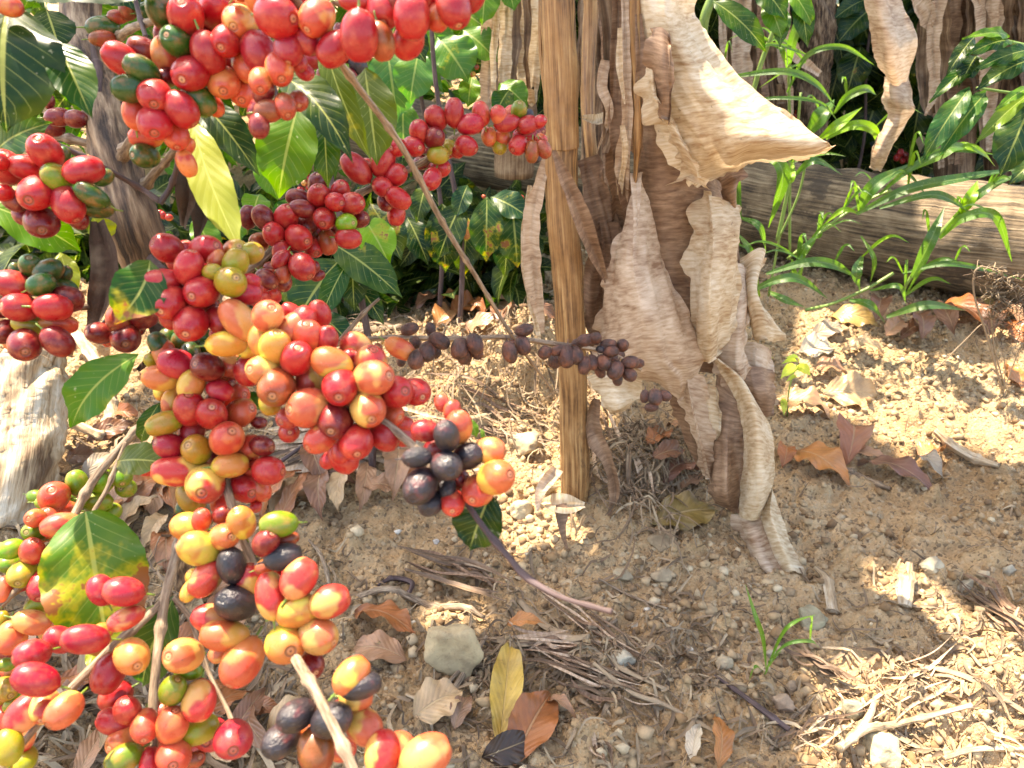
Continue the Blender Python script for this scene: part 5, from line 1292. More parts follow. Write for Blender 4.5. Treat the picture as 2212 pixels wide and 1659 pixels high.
for i, e in enumerate([
    (1480, 1120, 155, 10, 80, (0.22, 0.15, 0.04), 'large olive brown ribbed leaf under the banana leaf', .12),
    (832, 1368, 150, -18, 70, RU, 'glossy rust brown leaf left of the large grey stone', .2),
    (820, 1428, 130, 170, 66, PK, 'dull brown leaf overlapped by the glossy rust leaf', .25),
    (1092, 1510, 190, 82, 62, YE, 'long yellow leaf standing out below the large grey stone', .1),
    (1150, 1592, 140, 50, 90, RU, 'rust leaf with black rot beside the long yellow leaf', .2),
    (1100, 1640, 120, 10, 60, (0.03, 0.018, 0.012), 'blackened rotten leaf at the bottom edge', .3),
    (1545, 1620, 90, 70, 44, OR, 'small rust leaf at the bottom edge of the soil', .2),
    (1500, 1625, 55, 60, 34, CRM, 'cream scrap of leaf left of the small rust leaf', .2),
    (1135, 1372, 80, -10, 30, OR, 'thin curled rust leaf right of the large grey stone', .3),
    (950, 1545, 110, 20, 90, TA, 'tan leaf behind the lowest peach cherries', .25),
    (1000, 1560, 60, 60, 40, BR, 'brown scrap leaf right of the tan leaf', .4),
    (1210, 1560, 70, -20, 26, PK, 'curled pinkish leaf right of the long yellow leaf', .5),
    (1840, 705, 90, -25, 50, OC, 'ochre leaf lying nearest the grass clump', .2),
    (1762, 768, 80, 5, 58, CRM, 'bright cream leaf behind the yellow seedling', .15),
    (1785, 735, 86, 10, 40, GRY, 'grey crumpled leaf above the bright cream leaf', .4),
    (1860, 772, 90, -5, 34, TA, 'folded tan leaf right of the cream leaf', .4),
    (1790, 822, 80, -15, 46, PK, 'pinkish brown leaf below the cream leaf', .3),
    (1735, 900, 110, -20, 70, (0.42, 0.24, 0.12), 'arched brown leaf under the yellow seedling', .45),
    (1835, 862, 115, -5, 78, (0.52, 0.34, 0.17), 'broad tan orange leaf half in sunlight', .2),
    (1765, 1025, 120, -50, 76, OR, 'orange rust leaf right of the trailing banana leaf', .35),
    (1825, 975, 100, 60, 66, (0.30, 0.11, 0.05), 'curled red brown leaf leaning on the orange rust leaf', .45),
    (1930, 1045, 135, -42, 56, (0.20, 0.09, 0.06), 'long purplish brown leaf pointing down right', .2),
    (1865, 1010, 80, -20, 28, PK, 'narrow brown leaf left of the long purplish leaf', .3),
    (2005, 992, 70, 20, 50, OR, 'small orange brown leaf beside the pale peeling stick', .25),
    (2000, 1030, 50, -60, 36, GRY, 'small grey crumpled leaf under the small orange leaf', .5),
    (1490, 970, 110, 80, 56, BR, 'tall reddish leaf leaning under the banana leaf', .35),
    (1470, 1040, 95, 20, 64, (0.17, 0.07, 0.04), 'dark reddish curled leaf left of the inner banana blade', .4),
    (1520, 1020, 60, -40, 40, RU, 'rust leaf tucked behind the inner banana blade', .3),
    (1690, 1000, 60, 60, 36, RU, 'small rust leaf touching the trailing banana curl', .4),
    (2190, 830, 70, 60, 60, OR, 'orange leaf at the right edge of the upper sunlit patch', .3),
    (2125, 682, 100, 5, 38, OC, 'ochre arched leaf at the right under the log', .5),
    (2180, 690, 110, 30, 50, PK, 'brown arched leaf at the right edge under the log', .3),
    (650, 1085, 120, 25, 70, TA, 'pale tan leaf below the straw heap', .3),
    (720, 1050, 110, -5, 44, BR, 'dark narrow leaf below the straw heap', .35),
    (600, 1080, 90, 60, 50, TA, 'tan leaf seen left of the lime green cherry', .3),
    (1010, 690, 90, 20, 60, RU, 'rust leaf in the shade right of the green shrub leaves', .3),
    (1080, 690, 90, -30, 60, BR, 'brown leaf in the shade left of the stalk', .3),
    (960, 700, 70, 60, 50, OR, 'orange leaf in the shade behind the dried cherries', .3),
    (1040, 720, 90, 0, 40, PK, 'curled pinkish leaf just above the dried cherries', .3),
]):
    x, y, ln, an, wd, col, lab, cu = e
    fallen(x, y, ln, an, wd, col, lab, i, cu)

def ordinal(i):
    return ['first', 'second', 'third', 'fourth', 'fifth', 'sixth', 'seventh', 'eighth', 'ninth', 'tenth', 'eleventh', 'twelfth', 'thirteenth', 'fourteenth', 'fifteenth', 'sixteenth', 'seventeenth', 'eighteenth', 'nineteenth', 'twentieth', 'twenty-first', 'twenty-second', 'twenty-third', 'twenty-fourth', 'twenty-fifth', 'twenty-sixth', 'twenty-seventh', 'twenty-eighth', 'twenty-ninth', 'thirtieth'][i]

def patch(n, x0, x1, y0, y1, where, seed, size=(70, 120), cols=(RU, OR, TA, BR, PK, GRY)):
    r2 = random.Random(seed)
    names = {RU: 'rust brown', OR: 'orange brown', TA: 'tan', BR: 'dark brown', PK: 'pinkish brown', GRY: 'grey'}
    L = []
    for i in range(n):
        x = x0 + (x1 - x0) * (i + r2.uniform(.1, .9)) / n; y = r2.uniform(y0, y1)
        c = cols[r2.randrange(len(cols))]
        ln = r2.uniform(*size)
        L.append(fallen(x, y, ln, r2.uniform(-90, 90), ln * r2.uniform(.4, .6), c, '%s dead leaf, %s from the left %s' % (names[c], ordinal(i), where), seed + i, r2.uniform(.15, .5), 0.015 + 0.02 * r2.random(), group='dead leaves ' + where, tiltz=0.03))
patch(16, 180, 420, 1080, 1220, 'in the litter above the broad green leaf', 100, (70, 110), (RU, OR, TA, PK))
patch(14, 30, 300, 1420, 1660, 'in the litter under the forked branch', 200, (80, 130), (RU, BR, TA, PK))
patch(10, 360, 640, 1560, 1670, 'at the bottom edge below the hanging cherries', 300, (70, 110), (RU, BR, TA))
patch(12, 1880, 2230, 690, 745, 'along the foot of the log', 400, (60, 90), (BR, BR, PK, RU))
patch(8, 400, 560, 1180, 1420, 'behind the drooping branch', 500, (70, 110), (TA, PK, RU, CRM) if False else (TA, PK, RU))
patch(10, 860, 1180, 610, 700, 'in the shade behind the dried cherries', 600, (50, 90), (BR, RU, OR, PK))
patch(9, 590, 900, 1045, 1110, 'on the soil below the straw heap', 800, (70, 110), (RU, BR, TA, PK))
patch(6, 1400, 1560, 940, 1070, 'under the great banana leaf', 900, (60, 90), (RU, BR, PK))
patch(8, 60, 330, 900, 1060, 'in the litter beside the stump', 700, (60, 100), (BR, RU, TA, GRY))

# ------------------------------------------------------------------ grass and weeds
def weed(label, cat, base, blades, group=None, name='grass_plant', extra=9):
    """blades: (pts[(x,y)], Y, width px, colour, widest position)"""
    b0 = G(*base)
    t = thing(name, b0, label, cat, group)
    for k, e in enumerate(blades):
        pts, Y, wd, col = e[:4]
        kind = e[4] if len(e) > 4 else 'blade'
        mb = MB()
        if kind == 'stem':
            Q = [PY_(x, y, Y) for x, y in pts]
            tube(mb, Q, [W(wd / 2, dY(pts[0][0], pts[0][1], Y))] * len(Q), 7, 20, 0, 1)
            mb.build('stem', 'green_stem', t)
        else:
            Q = [PY_(x, y, Y - 0.05 * math.sin(math.pi * i / (len(pts) - 1))) for i, (x, y) in enumerate(pts)]
            dd = dY(pts[0][0], pts[0][1], Y)
            n_ = len(pts)
            wds = {3: [.35, 1, .04], 4: [.3, .9, .9, .04], 2: [.5, .05]}.get(n_, [.3, .8, 1, .8, .04])
            wds = [W(wd * .82 * q, dd) for q in wds]
            while len(wds) < n_: wds.insert(2, wds[2])
            strip_geo(mb, Q, wds, fold=0.35, n=30, nw=6, twist=((k % 3) - 1) * 0.6)
            mb.build('blade', 'grass', t, color=(col[0], col[1], col[2], 1))
    r2 = random.Random(int(base[0]))
    for k in range(extra):
        e = blades[r2.randrange(len(blades))]
        x, y = e[0][r2.randrange(len(e[0]) - 1)]; Y = e[1] + r2.uniform(-.03, .06)
        L = r2.uniform(40, 120); a = math.radians(r2.uniform(15, 165)); dx = math.cos(a) * L; dy = -math.sin(a) * L
        mb = MB(); dd = dY(x, y, Y); w_ = W(r2.uniform(4, 10), dd)
        strip_geo(mb, [PY_(x, y, Y), PY_(x + dx * .5, y + dy * .6, Y - .03), PY_(x + dx * .9, y + dy * .8, Y - .06), PY_(x + dx * 1.3, y + dy * .55, Y - .08)], [w_ * .4, w_, w_ * .8, w_ * .05], fold=.4, n=20, nw=4, twist=r2.uniform(-1, 1))
        c_ = r2.choice([g1, g2, g4, g2, g3])
        mb.build('blade', 'grass', t, color=(*c_, 1))
    return t
g1 = (0.035, 0.12, 0.025); g2 = (0.07, 0.18, 0.018); g3 = (0.17, 0.34, 0.012); g4 = (0.03, 0.10, 0.03)
WG = 'grassy weeds by the log'
weed('tall grassy weed arching left in front of the dark trunk', 'grass plant', (1690, 640), [
    ([(1706, 560), (1706, 280), (1706, 140), (1732, 20)], 1.9, 6, g2, 'stem'), ([(1660, 640), (1690, 480), (1715, 350), (1730, 200)], 1.9, 5, g2, 'stem'),
    ([(1700, 200), (1745, 120), (1820, 102), (1888, 140)], 1.85, 15, g1), ([(1560, 168), (1690, 155), (1760, 180), (1808, 235)], 1.8, 20, g1),
    ([(1565, 225), (1680, 212), (1770, 222), (1815, 268)], 1.8, 10, g1), ([(1802, 245), (1830, 210), (1870, 192), (1893, 205)], 1.9, 22, g2),
    ([(1745, 290), (1775, 250), (1802, 215)], 1.85, 44, g1), ([(1765, 305), (1810, 270), (1862, 232)], 1.8, 26, g3), ([(1785, 300), (1840, 272), (1885, 280), (1900, 318)], 1.8, 26, g3),
    ([(1705, 140), (1712, 90), (1738, 20), (1745, -30)], 1.9, 26, g1), ([(1700, 150), (1690, 110), (1680, 80)], 1.9, 14, g2), ([(1740, 135), (1700, 150), (1640, 190)], 1.9, 8, g3)], WG)
weed('weed with speckled blades left of the log front', 'grass plant', (1680, 560), [
    ([(1645, 340), (1680, 350), (1690, 395), (1660, 492)], 1.8, 34, g2), ([(1678, 520), (1700, 420), (1708, 370)], 1.8, 7, g2, 'stem'), ([(1712, 352), (1710, 385), (1700, 400)], 1.8, 18, g3),
    ([(1715, 380), (1760, 348), (1820, 378)], 1.8, 20, g1), ([(1685, 510), (1725, 420), (1745, 330)], 1.82, 5, g2, 'stem'),
    ([(1760, 520), (1770, 505), (1765, 480)], 1.8, 14, g2), ([(1600, 470), (1640, 490), (1655, 545)], 1.8, 18, g1)], WG)
weed('long bladed grass stretching rightwards across the log', 'grass plant', (1720, 640), [
    ([(1700, 560), (1800, 480), (1870, 435), (1925, 410)], 1.75, 6, g2, 'stem'), ([(1855, 455), (1890, 400), (1970, 352)], 1.72, 34, g1), ([(1900, 420), (1960, 370), (2040, 325), (2160, 335)], 1.7, 17, g1),
    ([(1850, 462), (1960, 410), (2080, 385), (2215, 362)], 1.7, 28, g4), ([(1900, 450), (2000, 422), (2050, 430), (2098, 462)], 1.68, 22, g4), ([(1856, 462), (1820, 455), (1772, 492)], 1.72, 16, g3),
    ([(2000, 350), (2080, 318), (2120, 330), (2150, 360)], 1.72, 18, g3), ([(1960, 370), (2030, 335), (2060, 318), (2110, 320)], 1.7, 30, g2)], WG)
weed('broad grass blades curving down at the right of the log', 'grass plant', (1960, 690), [
    ([(1955, 620), (2010, 530), (2070, 460), (2110, 410)], 1.75, 7, g2, 'stem'), ([(1970, 600), (2010, 520), (2040, 448)], 1.72, 30, g4), ([(2030, 515), (2080, 472), (2150, 468), (2186, 565)], 1.7, 26, g2),
    ([(2060, 470), (2130, 410), (2215, 370)], 1.72, 22, g4), ([(2070, 470), (2095, 430), (2112, 390)], 1.72, 30, g3), ([(1955, 640), (2000, 560), (2020, 500)], 1.78, 10, g2)], WG)
weed('low weed sprawling on the soil in front of the log', 'grass plant', (1790, 680), [
    ([(1740, 670), (1800, 655), (1870, 625), (1930, 590)], 1.7, 7, g2, 'stem'), ([(1610, 635), (1680, 605), (1730, 605), (1788, 645)], 1.68, 24, g1), ([(1655, 592), (1740, 568), (1800, 572), (1850, 600)], 1.7, 26, g1),
    ([(1862, 555), (1850, 590), (1858, 632)], 1.7, 26, g4), ([(1860, 510), (1888, 560), (1880, 612)], 1.7, 12, g2), ([(1880, 628), (1940, 618), (1957, 655)], 1.68, 14, g1), ([(1836, 648), (1880, 660), (1912, 698)], 1.68, 22, g1),
    ([(1915, 685), (2000, 660), (2085, 670)], 1.72, 24, g4), ([(1950, 590), (2060, 570), (2215, 605)], 1.75, 15, g1), ([(1660, 630), (1700, 650), (1742, 665)], 1.66, 20, g1), ([(1710, 560), (1722, 600), (1740, 555)], 1.75, 14, g3),
    ([(1760, 520), (1730, 560), (1700, 600)], 1.75, 12, g2), ([(1640, 590), (1620, 540), (1590, 500)], 1.72, 16, g1), ([(1640, 640), (1630, 590), (1640, 550)], 1.72, 16, g3), ([(1720, 575), (1740, 535), (1770, 505)], 1.75, 18, g2)], WG)
weed('small bright green grass sprout on the bare soil', 'grass sprout', (1652, 1462), [
    ([(1655, 1450), (1648, 1380), (1632, 1330), (1610, 1262)], G(1652, 1462).y - .0, 11, g2), ([(1656, 1445), (1690, 1370), (1720, 1342), (1762, 1328)], G(1652, 1462).y - .01, 9, g2), ([(1660, 1430), (1700, 1392), (1750, 1385), (1770, 1400)], G(1652, 1462).y - .02, 9, g1),
    ([(1652, 1460), (1665, 1430), (1690, 1405)], G(1652, 1462).y - .01, 8, g2), ([(1652, 1455), (1632, 1440), (1618, 1470)], G(1652, 1462).y - .03, 8, g2)], None, 'grass_sprout', 1)
# broad leaved weed, top right of the banana leaf
wl = thing('broad_leaved_weed', PY_(1600, 100, 1.8), 'glossy broad leaved weed at the top right of the banana leaf', 'weed')
def yleaf(parent, b, t, Y, wd, col, blem=0.0, mat='leaf', **kw):
    return leaf(parent, (b[0], b[1], dY(b[0], b[1], Y)), (t[0], t[1], dY(t[0], t[1], Y - .05)), wd, col, blem, mat=mat, **kw)
for q in (((1540, 2), (1658, 108), 56, MG), ((1655, 0), (1690, 82), 52, LG), ((1690, 15), (1685, 100), 38, MG), ((1725, -10), (1745, 100), 44, MG), ((1630, -40), (1700, 40), 60, MG), ((1590, 215), (1655, 232), 44, BG), ((1560, 190), (1600, 220), 40, BG), ((1700, -30), (1760, 60), 40, LG)):
    yleaf(wl, q[0], q[1], 1.75, q[2], q[3])
mb = MB(); tube(mb, [PY_(1520, 100, 1.8), PY_(1522, 40, 1.8), PY_(1545, -20, 1.8)], [.008, .011, .01], 8); mb.build('stem', 'green_stem', wl)
mb = MB(); tube(mb, [PY_(1600, 330, 1.85), PY_(1640, 150, 1.85), PY_(1700, 0, 1.85), PY_(1720, -40, 1.85)], [.006, .006, .005, .005], 8); mb.build('stem', 'green_stem', wl)
# serrated leaves at right edge
sl_ = thing('serrated_weed', PY_(2140, 300, 1.7), 'dark green weed with toothed leaves at the right edge', 'weed')
for q in (((2095, 190), (1992, 345), 52, (0.02, .085, .02)), ((2130, 200), (2030, 330), 56, (0.025, .10, .025)), ((2105, 80), (2045, 160), 34, DG), ((2110, 120), (2075, 180), 50, DG), ((2185, 90), (2090, 115), 40, MG), ((2178, 82), (2085, 78), 26, LG), ((2120, 130), (2010, 215), 36, MG), ((2230, 130), (2110, 190), 50, BG), ((2240, 110), (2100, 150), 36, MG),
          ((2240, 200), (2160, 380), 90, BG), ((2230, 200), (2105, 310), 34, (0.12, .2, .02)), ((2230, 190), (2150, 235), 24, LG), ((2260, 330), (2180, 395), 50, BG)):
    yleaf(sl_, q[0], q[1], 1.65, q[2], q[3], wave=0.10, quilt=0.03)
mb = MB(); tube(mb, [PY_(2260, 110, 1.7), PY_(2200, 95, 1.7), PY_(2160, 85, 1.7)], [.004, .004, .003], 6); mb.build('stem', 'green_stem', sl_)
mb = MB(); tube(mb, [PY_(2260, 210, 1.68), PY_(2180, 200, 1.68), PY_(2110, 190, 1.68)], [.003, .003, .003], 6); mb.build('stem', 'green_stem', sl_)
# pale seedling
sd_ = thing('seedling', G(1697, 895), 'pale yellow green seedling between dead leaves', 'seedling')
for q in (((1720, 790), (1688, 815), 24), ((1722, 790), (1750, 808), 24), ((1722, 782), (1692, 782), 15), ((1725, 780), (1700, 770), 12), ((1720, 815), (1700, 822), 10), ((1692, 860), (1694, 895), 14), ((1665, 770), (1650, 790), 14)):
    yleaf(sd_, q[0], q[1], G(1697, 895).y + .01, q[2], (0.42, 0.50, 0.08), nl=10, nw=6)
mb = MB(); yq = G(1697, 895).y; tube(mb, [PY_(1700, 900, yq), PY_(1705, 840, yq), PY_(1722, 785, yq)], [.0015, .0015, .001], 6); mb.build('stem', 'green_stem', sd_)
# dry grass tuft at right edge
dt = thing('dry_grass_tuft', G(2165, 860), 'wiry straw coloured dry grass tuft at the right edge', 'dry grass')
yq = G(2165, 860).y
r2 = random.Random(5)
for pts, wd in (([(2165, 840), (2130, 720), (2105, 640), (2105, 590), (2120, 575)], 4), ([(2165, 850), (2140, 740), (2125, 700), (2085, 735), (2020, 800)], 2.5), ([(2172, 840), (2150, 760), (2142, 690), (2155, 680)], 3), ([(2168, 850), (2170, 780), (2150, 730), (2140, 680)], 2), ([(2168, 845), (2200, 760), (2212, 740)], 2.5), ([(2120, 575), (2150, 585), (2200, 620), (2230, 640)], 3.5)):
    mb = MB(); tube(mb, [PY_(x, y, yq - .02) for x, y in pts], [W(wd / 2, 1.7)] * len(pts), 6, 30)
    mb.build('stalk', 'litter', dt)
mb = MB()
for i in range(150):
    x = r2.uniform(2130, 2240); y = 590 + (x - 2120) * .35 + r2.uniform(-20, 60) + (70 if r2.random() < .3 else 0)
    pts = [(x, y)]
    for k in range(4): pts.append((pts[-1][0] + r2.uniform(-22, 26), pts[-1][1] + r2.uniform(-18, 20)))
    tube(mb, [PY_(a, b, yq - .02 + r2.uniform(-.03, .03)) for a, b in pts], [W(.8, 1.7)] * 5, 4, 12)
o = mb.build('wiry_tangle', 'litter', dt); o['kind'] = 'stuff'

# ------------------------------------------------------------------ dead banana plants behind the log
def dead_clump(label, x0, x1, Yc, n, seed, mats, ybot=350, wr=(14, 44)):
    r2 = random.Random(seed)
    t = thing('dried_banana_plant', (PY_((x0 + x1) / 2, ybot, Yc).x, Yc, 0), label, 'banana plant', 'dried banana plants behind the log')
    xs = sorted([x0 + (x1 - x0) * (i + .5) / n + r2.uniform(-8, 8) for i in range(n)])
    for i, x in enumerate(xs):
        mb = MB()
        Y = Yc + r2.uniform(-.14, .14)
        yb = ybot + r2.uniform(-60, 20) - (0 if r2.random() < .7 else 120)
        dx = r2.uniform(-26, 26)
        pts = [(x + dx * .3, -70), (x, 40), (x + r2.uniform(-8, 8), 130), (x + r2.uniform(-12, 12), 220), (x - dx * .5, yb)]
        wd = r2.uniform(*wr)
        dd = dY(x, 100, Y)
        strip_geo(mb, [PY_(a, b, Y + r2.uniform(-.02, .02)) for a, b in pts], [W(q * wd, dd) for q in (1, 1, .9, .7, .35)], fold=r2.uniform(.3, 1.2), wave=.45, n=46, nw=8, seed=seed + i, twist=r2.uniform(-1.2, 1.2))
        mb.build('hanging_strip', r2.choice(mats), t)
    # the dark stem in the middle of the clump
    mb = MB(); tube(mb, [PY_((x0 + x1) / 2 + q, yy, Yc + .12) for q, yy in ((0, -70), (4, 150), (0, 380))], [W((x1 - x0) * .32, 3)] * 3, 20, 30, .06, 2)
    mb.build('pseudostem', 'fibre', t)
dead_clump('dried banana plant with grey brown strips at the right edge', 2005, 2120, 2.75, 16, 1, ['fibre', 'fibre', 'banana', 'banana_brown'])
dead_clump('dried banana plant cut off by the right edge', 2115, 2260, 2.7, 15, 2, ['fibre', 'fibre', 'banana_brown', 'banana'], 370)
dead_clump('dried banana plant directly behind the tall grassy weed', 1560, 1700, 2.8, 15, 3, ['fibre', 'banana_brown', 'fibre', 'banana'], 330)
dead_clump('pale dried banana plant left of the upright stalk', 1062, 1160, 2.1, 9, 4, ['fibre', 'banana_pale', 'banana', 'fibre'], 230)
dead_clump('shaded dried banana plant between the stalk and the great leaf', 1255, 1345, 1.75, 9, 5, ['fibre', 'banana_brown'], 420, (14, 34))
ystrip(None, [(1690, 60, 2.4), (1720, 120, 2.4), (1770, 160, 2.4)], [20, 26, 14], 'banana', 'dried_leaf_scrap', fold=.6, wave=.3, n=30, nw=6, seed=3)
tag(bpy.context.scene.objects['dried_leaf_scrap'], 'tan scrap of dried leaf caught behind the tall weed', 'dead leaf')
for i, pts in enumerate(([(1960, -30, 2.5), (2000, 30, 2.5), (2010, 60, 2.5)], [(2025, 0, 2.5), (2015, 90, 2.5), (2020, 200, 2.5), (2000, 250, 2.5)])):
    o = ystrip(None, pts, [44, 34, 12] if i == 0 else [30, 26, 20, 6], 'banana', 'dried_leaf_scrap', fold=.8, wave=.35, n=50, nw=8, seed=40 + i, twist=.8)
    tag(o, ['short pale dried strip hanging top right', 'long narrow pale strip hanging behind the dead leaf'][i], 'dead leaf')

# ------------------------------------------------------------------ coffee shrubs behind
def shrub_behind(label, base, Y, leaves, mats='leaf', berries=(), group='coffee shrubs behind'):
    g = PY_(base[0], base[1], Y)
    t = thing('coffee_shrub', (g.x, g.y, float(H(g.x, g.y, False))), label, 'coffee plant', group)
    mb = MB()
    tube(mb, [Vector((g.x, g.y, -0.02)), Vector((g.x + .02, g.y, .3)), Vector((g.x - .03, g.y + .02, .7)), Vector((g.x, g.y, 1.3))], [.007, .006, .005, .004], 8, 30, .1, 4)
    mb.build('stem', 'dark_twig', t)
    for q in leaves:
        yleaf(t, q[0], q[1], Y + q[4] if len(q) > 4 else Y, q[2], q[3], q[5] if len(q) > 5 else .1, nl=20, nw=8)
    for (x, y, r, c) in berries:
        d = dY(x, y, Y)
        o = bpy.data.objects.new('distant_cherry', CH['fresh'][0]); C.objects.link(o)
        o.parent = t; p = P(x, y, d); o.location = p - WORLD[t]; s = W(r, d); o.scale = (s, s, s)
        o.rotation_euler = (x, y, 0); cc, b_ = COL[c]; o.color = (*cc, b_)
    return t
SPT = 0.4
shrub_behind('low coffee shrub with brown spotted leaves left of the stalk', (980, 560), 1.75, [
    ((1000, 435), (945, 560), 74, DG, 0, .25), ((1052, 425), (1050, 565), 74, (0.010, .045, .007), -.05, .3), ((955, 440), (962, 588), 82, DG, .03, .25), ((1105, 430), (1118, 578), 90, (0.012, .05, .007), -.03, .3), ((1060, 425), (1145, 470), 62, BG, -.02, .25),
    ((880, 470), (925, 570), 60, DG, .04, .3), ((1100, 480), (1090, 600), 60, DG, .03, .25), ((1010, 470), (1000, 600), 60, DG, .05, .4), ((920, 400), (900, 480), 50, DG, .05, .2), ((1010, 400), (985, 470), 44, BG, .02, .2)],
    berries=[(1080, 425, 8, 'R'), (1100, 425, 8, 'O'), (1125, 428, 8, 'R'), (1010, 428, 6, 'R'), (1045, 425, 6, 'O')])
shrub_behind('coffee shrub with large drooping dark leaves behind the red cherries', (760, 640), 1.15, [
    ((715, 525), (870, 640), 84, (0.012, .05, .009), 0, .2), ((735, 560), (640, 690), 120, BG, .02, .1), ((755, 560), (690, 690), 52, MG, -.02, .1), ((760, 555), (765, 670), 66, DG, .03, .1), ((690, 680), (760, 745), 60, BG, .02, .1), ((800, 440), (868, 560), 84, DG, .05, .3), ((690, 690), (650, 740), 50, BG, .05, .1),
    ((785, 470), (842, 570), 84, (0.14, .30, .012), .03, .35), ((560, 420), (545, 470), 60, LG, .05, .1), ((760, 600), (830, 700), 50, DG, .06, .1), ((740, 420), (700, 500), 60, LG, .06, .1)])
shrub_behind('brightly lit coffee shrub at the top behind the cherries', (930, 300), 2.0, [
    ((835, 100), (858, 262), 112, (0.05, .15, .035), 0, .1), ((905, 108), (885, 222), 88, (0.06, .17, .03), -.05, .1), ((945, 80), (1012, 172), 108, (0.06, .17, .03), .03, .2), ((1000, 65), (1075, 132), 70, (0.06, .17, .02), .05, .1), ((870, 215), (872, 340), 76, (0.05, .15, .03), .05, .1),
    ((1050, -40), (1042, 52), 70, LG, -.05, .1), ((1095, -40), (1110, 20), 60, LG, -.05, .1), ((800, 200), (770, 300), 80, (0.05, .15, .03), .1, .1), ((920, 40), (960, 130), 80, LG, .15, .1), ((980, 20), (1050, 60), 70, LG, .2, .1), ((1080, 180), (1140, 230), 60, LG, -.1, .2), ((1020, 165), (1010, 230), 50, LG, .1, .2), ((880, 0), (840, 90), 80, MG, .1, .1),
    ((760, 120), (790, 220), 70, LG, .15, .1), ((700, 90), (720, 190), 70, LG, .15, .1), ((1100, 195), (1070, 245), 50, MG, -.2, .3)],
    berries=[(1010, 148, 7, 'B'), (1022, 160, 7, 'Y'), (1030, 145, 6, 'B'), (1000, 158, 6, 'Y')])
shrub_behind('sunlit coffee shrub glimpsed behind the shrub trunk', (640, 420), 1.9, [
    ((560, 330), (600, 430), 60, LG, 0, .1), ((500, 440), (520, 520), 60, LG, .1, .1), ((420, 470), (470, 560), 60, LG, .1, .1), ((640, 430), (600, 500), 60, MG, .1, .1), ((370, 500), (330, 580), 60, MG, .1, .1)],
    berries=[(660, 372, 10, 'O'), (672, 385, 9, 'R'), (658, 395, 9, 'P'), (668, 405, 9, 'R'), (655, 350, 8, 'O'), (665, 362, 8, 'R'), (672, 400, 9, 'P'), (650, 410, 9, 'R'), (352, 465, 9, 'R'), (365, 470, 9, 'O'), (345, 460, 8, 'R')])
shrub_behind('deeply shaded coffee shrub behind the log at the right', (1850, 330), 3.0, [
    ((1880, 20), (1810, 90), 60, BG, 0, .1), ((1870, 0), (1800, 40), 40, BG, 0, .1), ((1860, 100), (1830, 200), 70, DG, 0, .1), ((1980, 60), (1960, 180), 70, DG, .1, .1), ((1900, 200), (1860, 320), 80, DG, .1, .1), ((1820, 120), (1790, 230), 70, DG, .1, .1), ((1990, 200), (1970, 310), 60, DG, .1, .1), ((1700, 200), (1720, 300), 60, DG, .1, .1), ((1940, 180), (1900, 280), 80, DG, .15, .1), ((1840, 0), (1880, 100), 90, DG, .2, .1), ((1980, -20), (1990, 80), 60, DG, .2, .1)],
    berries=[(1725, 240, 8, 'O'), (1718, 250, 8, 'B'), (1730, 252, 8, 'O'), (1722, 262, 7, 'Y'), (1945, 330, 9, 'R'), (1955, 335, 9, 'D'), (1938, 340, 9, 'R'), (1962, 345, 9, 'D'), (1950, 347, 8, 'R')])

# far-off wall of leaves: one mass
def leaf_mass(name, n, f, size, mat, col, label, seed, kind='stuff'):
    r2 = np.random.RandomState(seed)
    P0 = np.array([f(r2) for _ in range(n)])
    L = r2.uniform(size[0], size[1], n)
    ax = r2.normal(0, 1, (n, 3)); ax[:, 2] -= .8; ax /= np.linalg.norm(ax, axis=1)[:, None]
    up = r2.normal(0, .7, (n, 3)); up[:, 2] += .8; up[:, 1] -= .5
    sd = np.cross(ax, up); sd /= np.linalg.norm(sd, axis=1)[:, None]
    nn = np.cross(sd, ax)
    prof = [(0, 0.02), (.18, .62), (.42, 1.0), (.68, .75), (.88, .28), (1, .02)]
    V = []; U = []
    for t, wv in prof:
        for s in (-1, 0, 1):
            hw = L * .24 * wv
            V.append(P0 + ax * (L * t)[:, None] + sd * (hw * s)[:, None] + nn * (L * (.12 * 4 * t * (1 - t)) + hw * .35 * abs(s))[:, None]); U.append((.5 + s / 2, t))
    V = np.stack(V, 1)
    fi = np.array([(i * 3 + j, i * 3 + j + 1, (i + 1) * 3 + j + 1, (i + 1) * 3 + j) for i in range(5) for j in range(2)])
    F = (fi[None] + (np.arange(n) * 18)[:, None, None]).reshape(-1, 4)
    V = V.reshape(-1, 3)
    me = bpy.data.meshes.new(name)
    me.vertices.add(len(V)); me.vertices.foreach_set('co', V.ravel())
    me.loops.add(F.size); me.loops.foreach_set('vertex_index', F.ravel().astype(np.int32))
    me.polygons.add(len(F)); me.polygons.foreach_set('loop_start', np.arange(0, F.size, 4, dtype=np.int32))
    me.update(calc_edges=True)
    ul = me.uv_layers.new(name='UVMap')
    UU = np.tile(np.array(U), (n, 1))
    ul.data.foreach_set('uv', UU[F.ravel()].ravel())
    me.polygons.foreach_set('use_smooth', [True] * len(F))
    me.materials.append(MAT[mat])
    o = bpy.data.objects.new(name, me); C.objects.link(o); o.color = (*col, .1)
    return tag(o, label, 'foliage', kind=kind)
leaf_mass('background_thicket', 5200, lambda r: (r.uniform(-4.5, 4.5), 3.5 + r.uniform(0, 3.0), r.uniform(0, 2.2) ** 1.0), (.12, .24), 'foliage', (0.010, .038, .005), 'dense green thicket of leaves behind everything', 3)  # green kept very dark to stand for shade deep among the leaves
leaf_mass('bright_undergrowth', 700, lambda r: (-0.9 + r.uniform(-1.3, 1.0), 3.15 + r.uniform(0, .6), r.uniform(0.0, 1.0)), (.08, .17), 'foliage', (0.06, .17, .012), 'bright green undergrowth filling the gap above the log', 4)

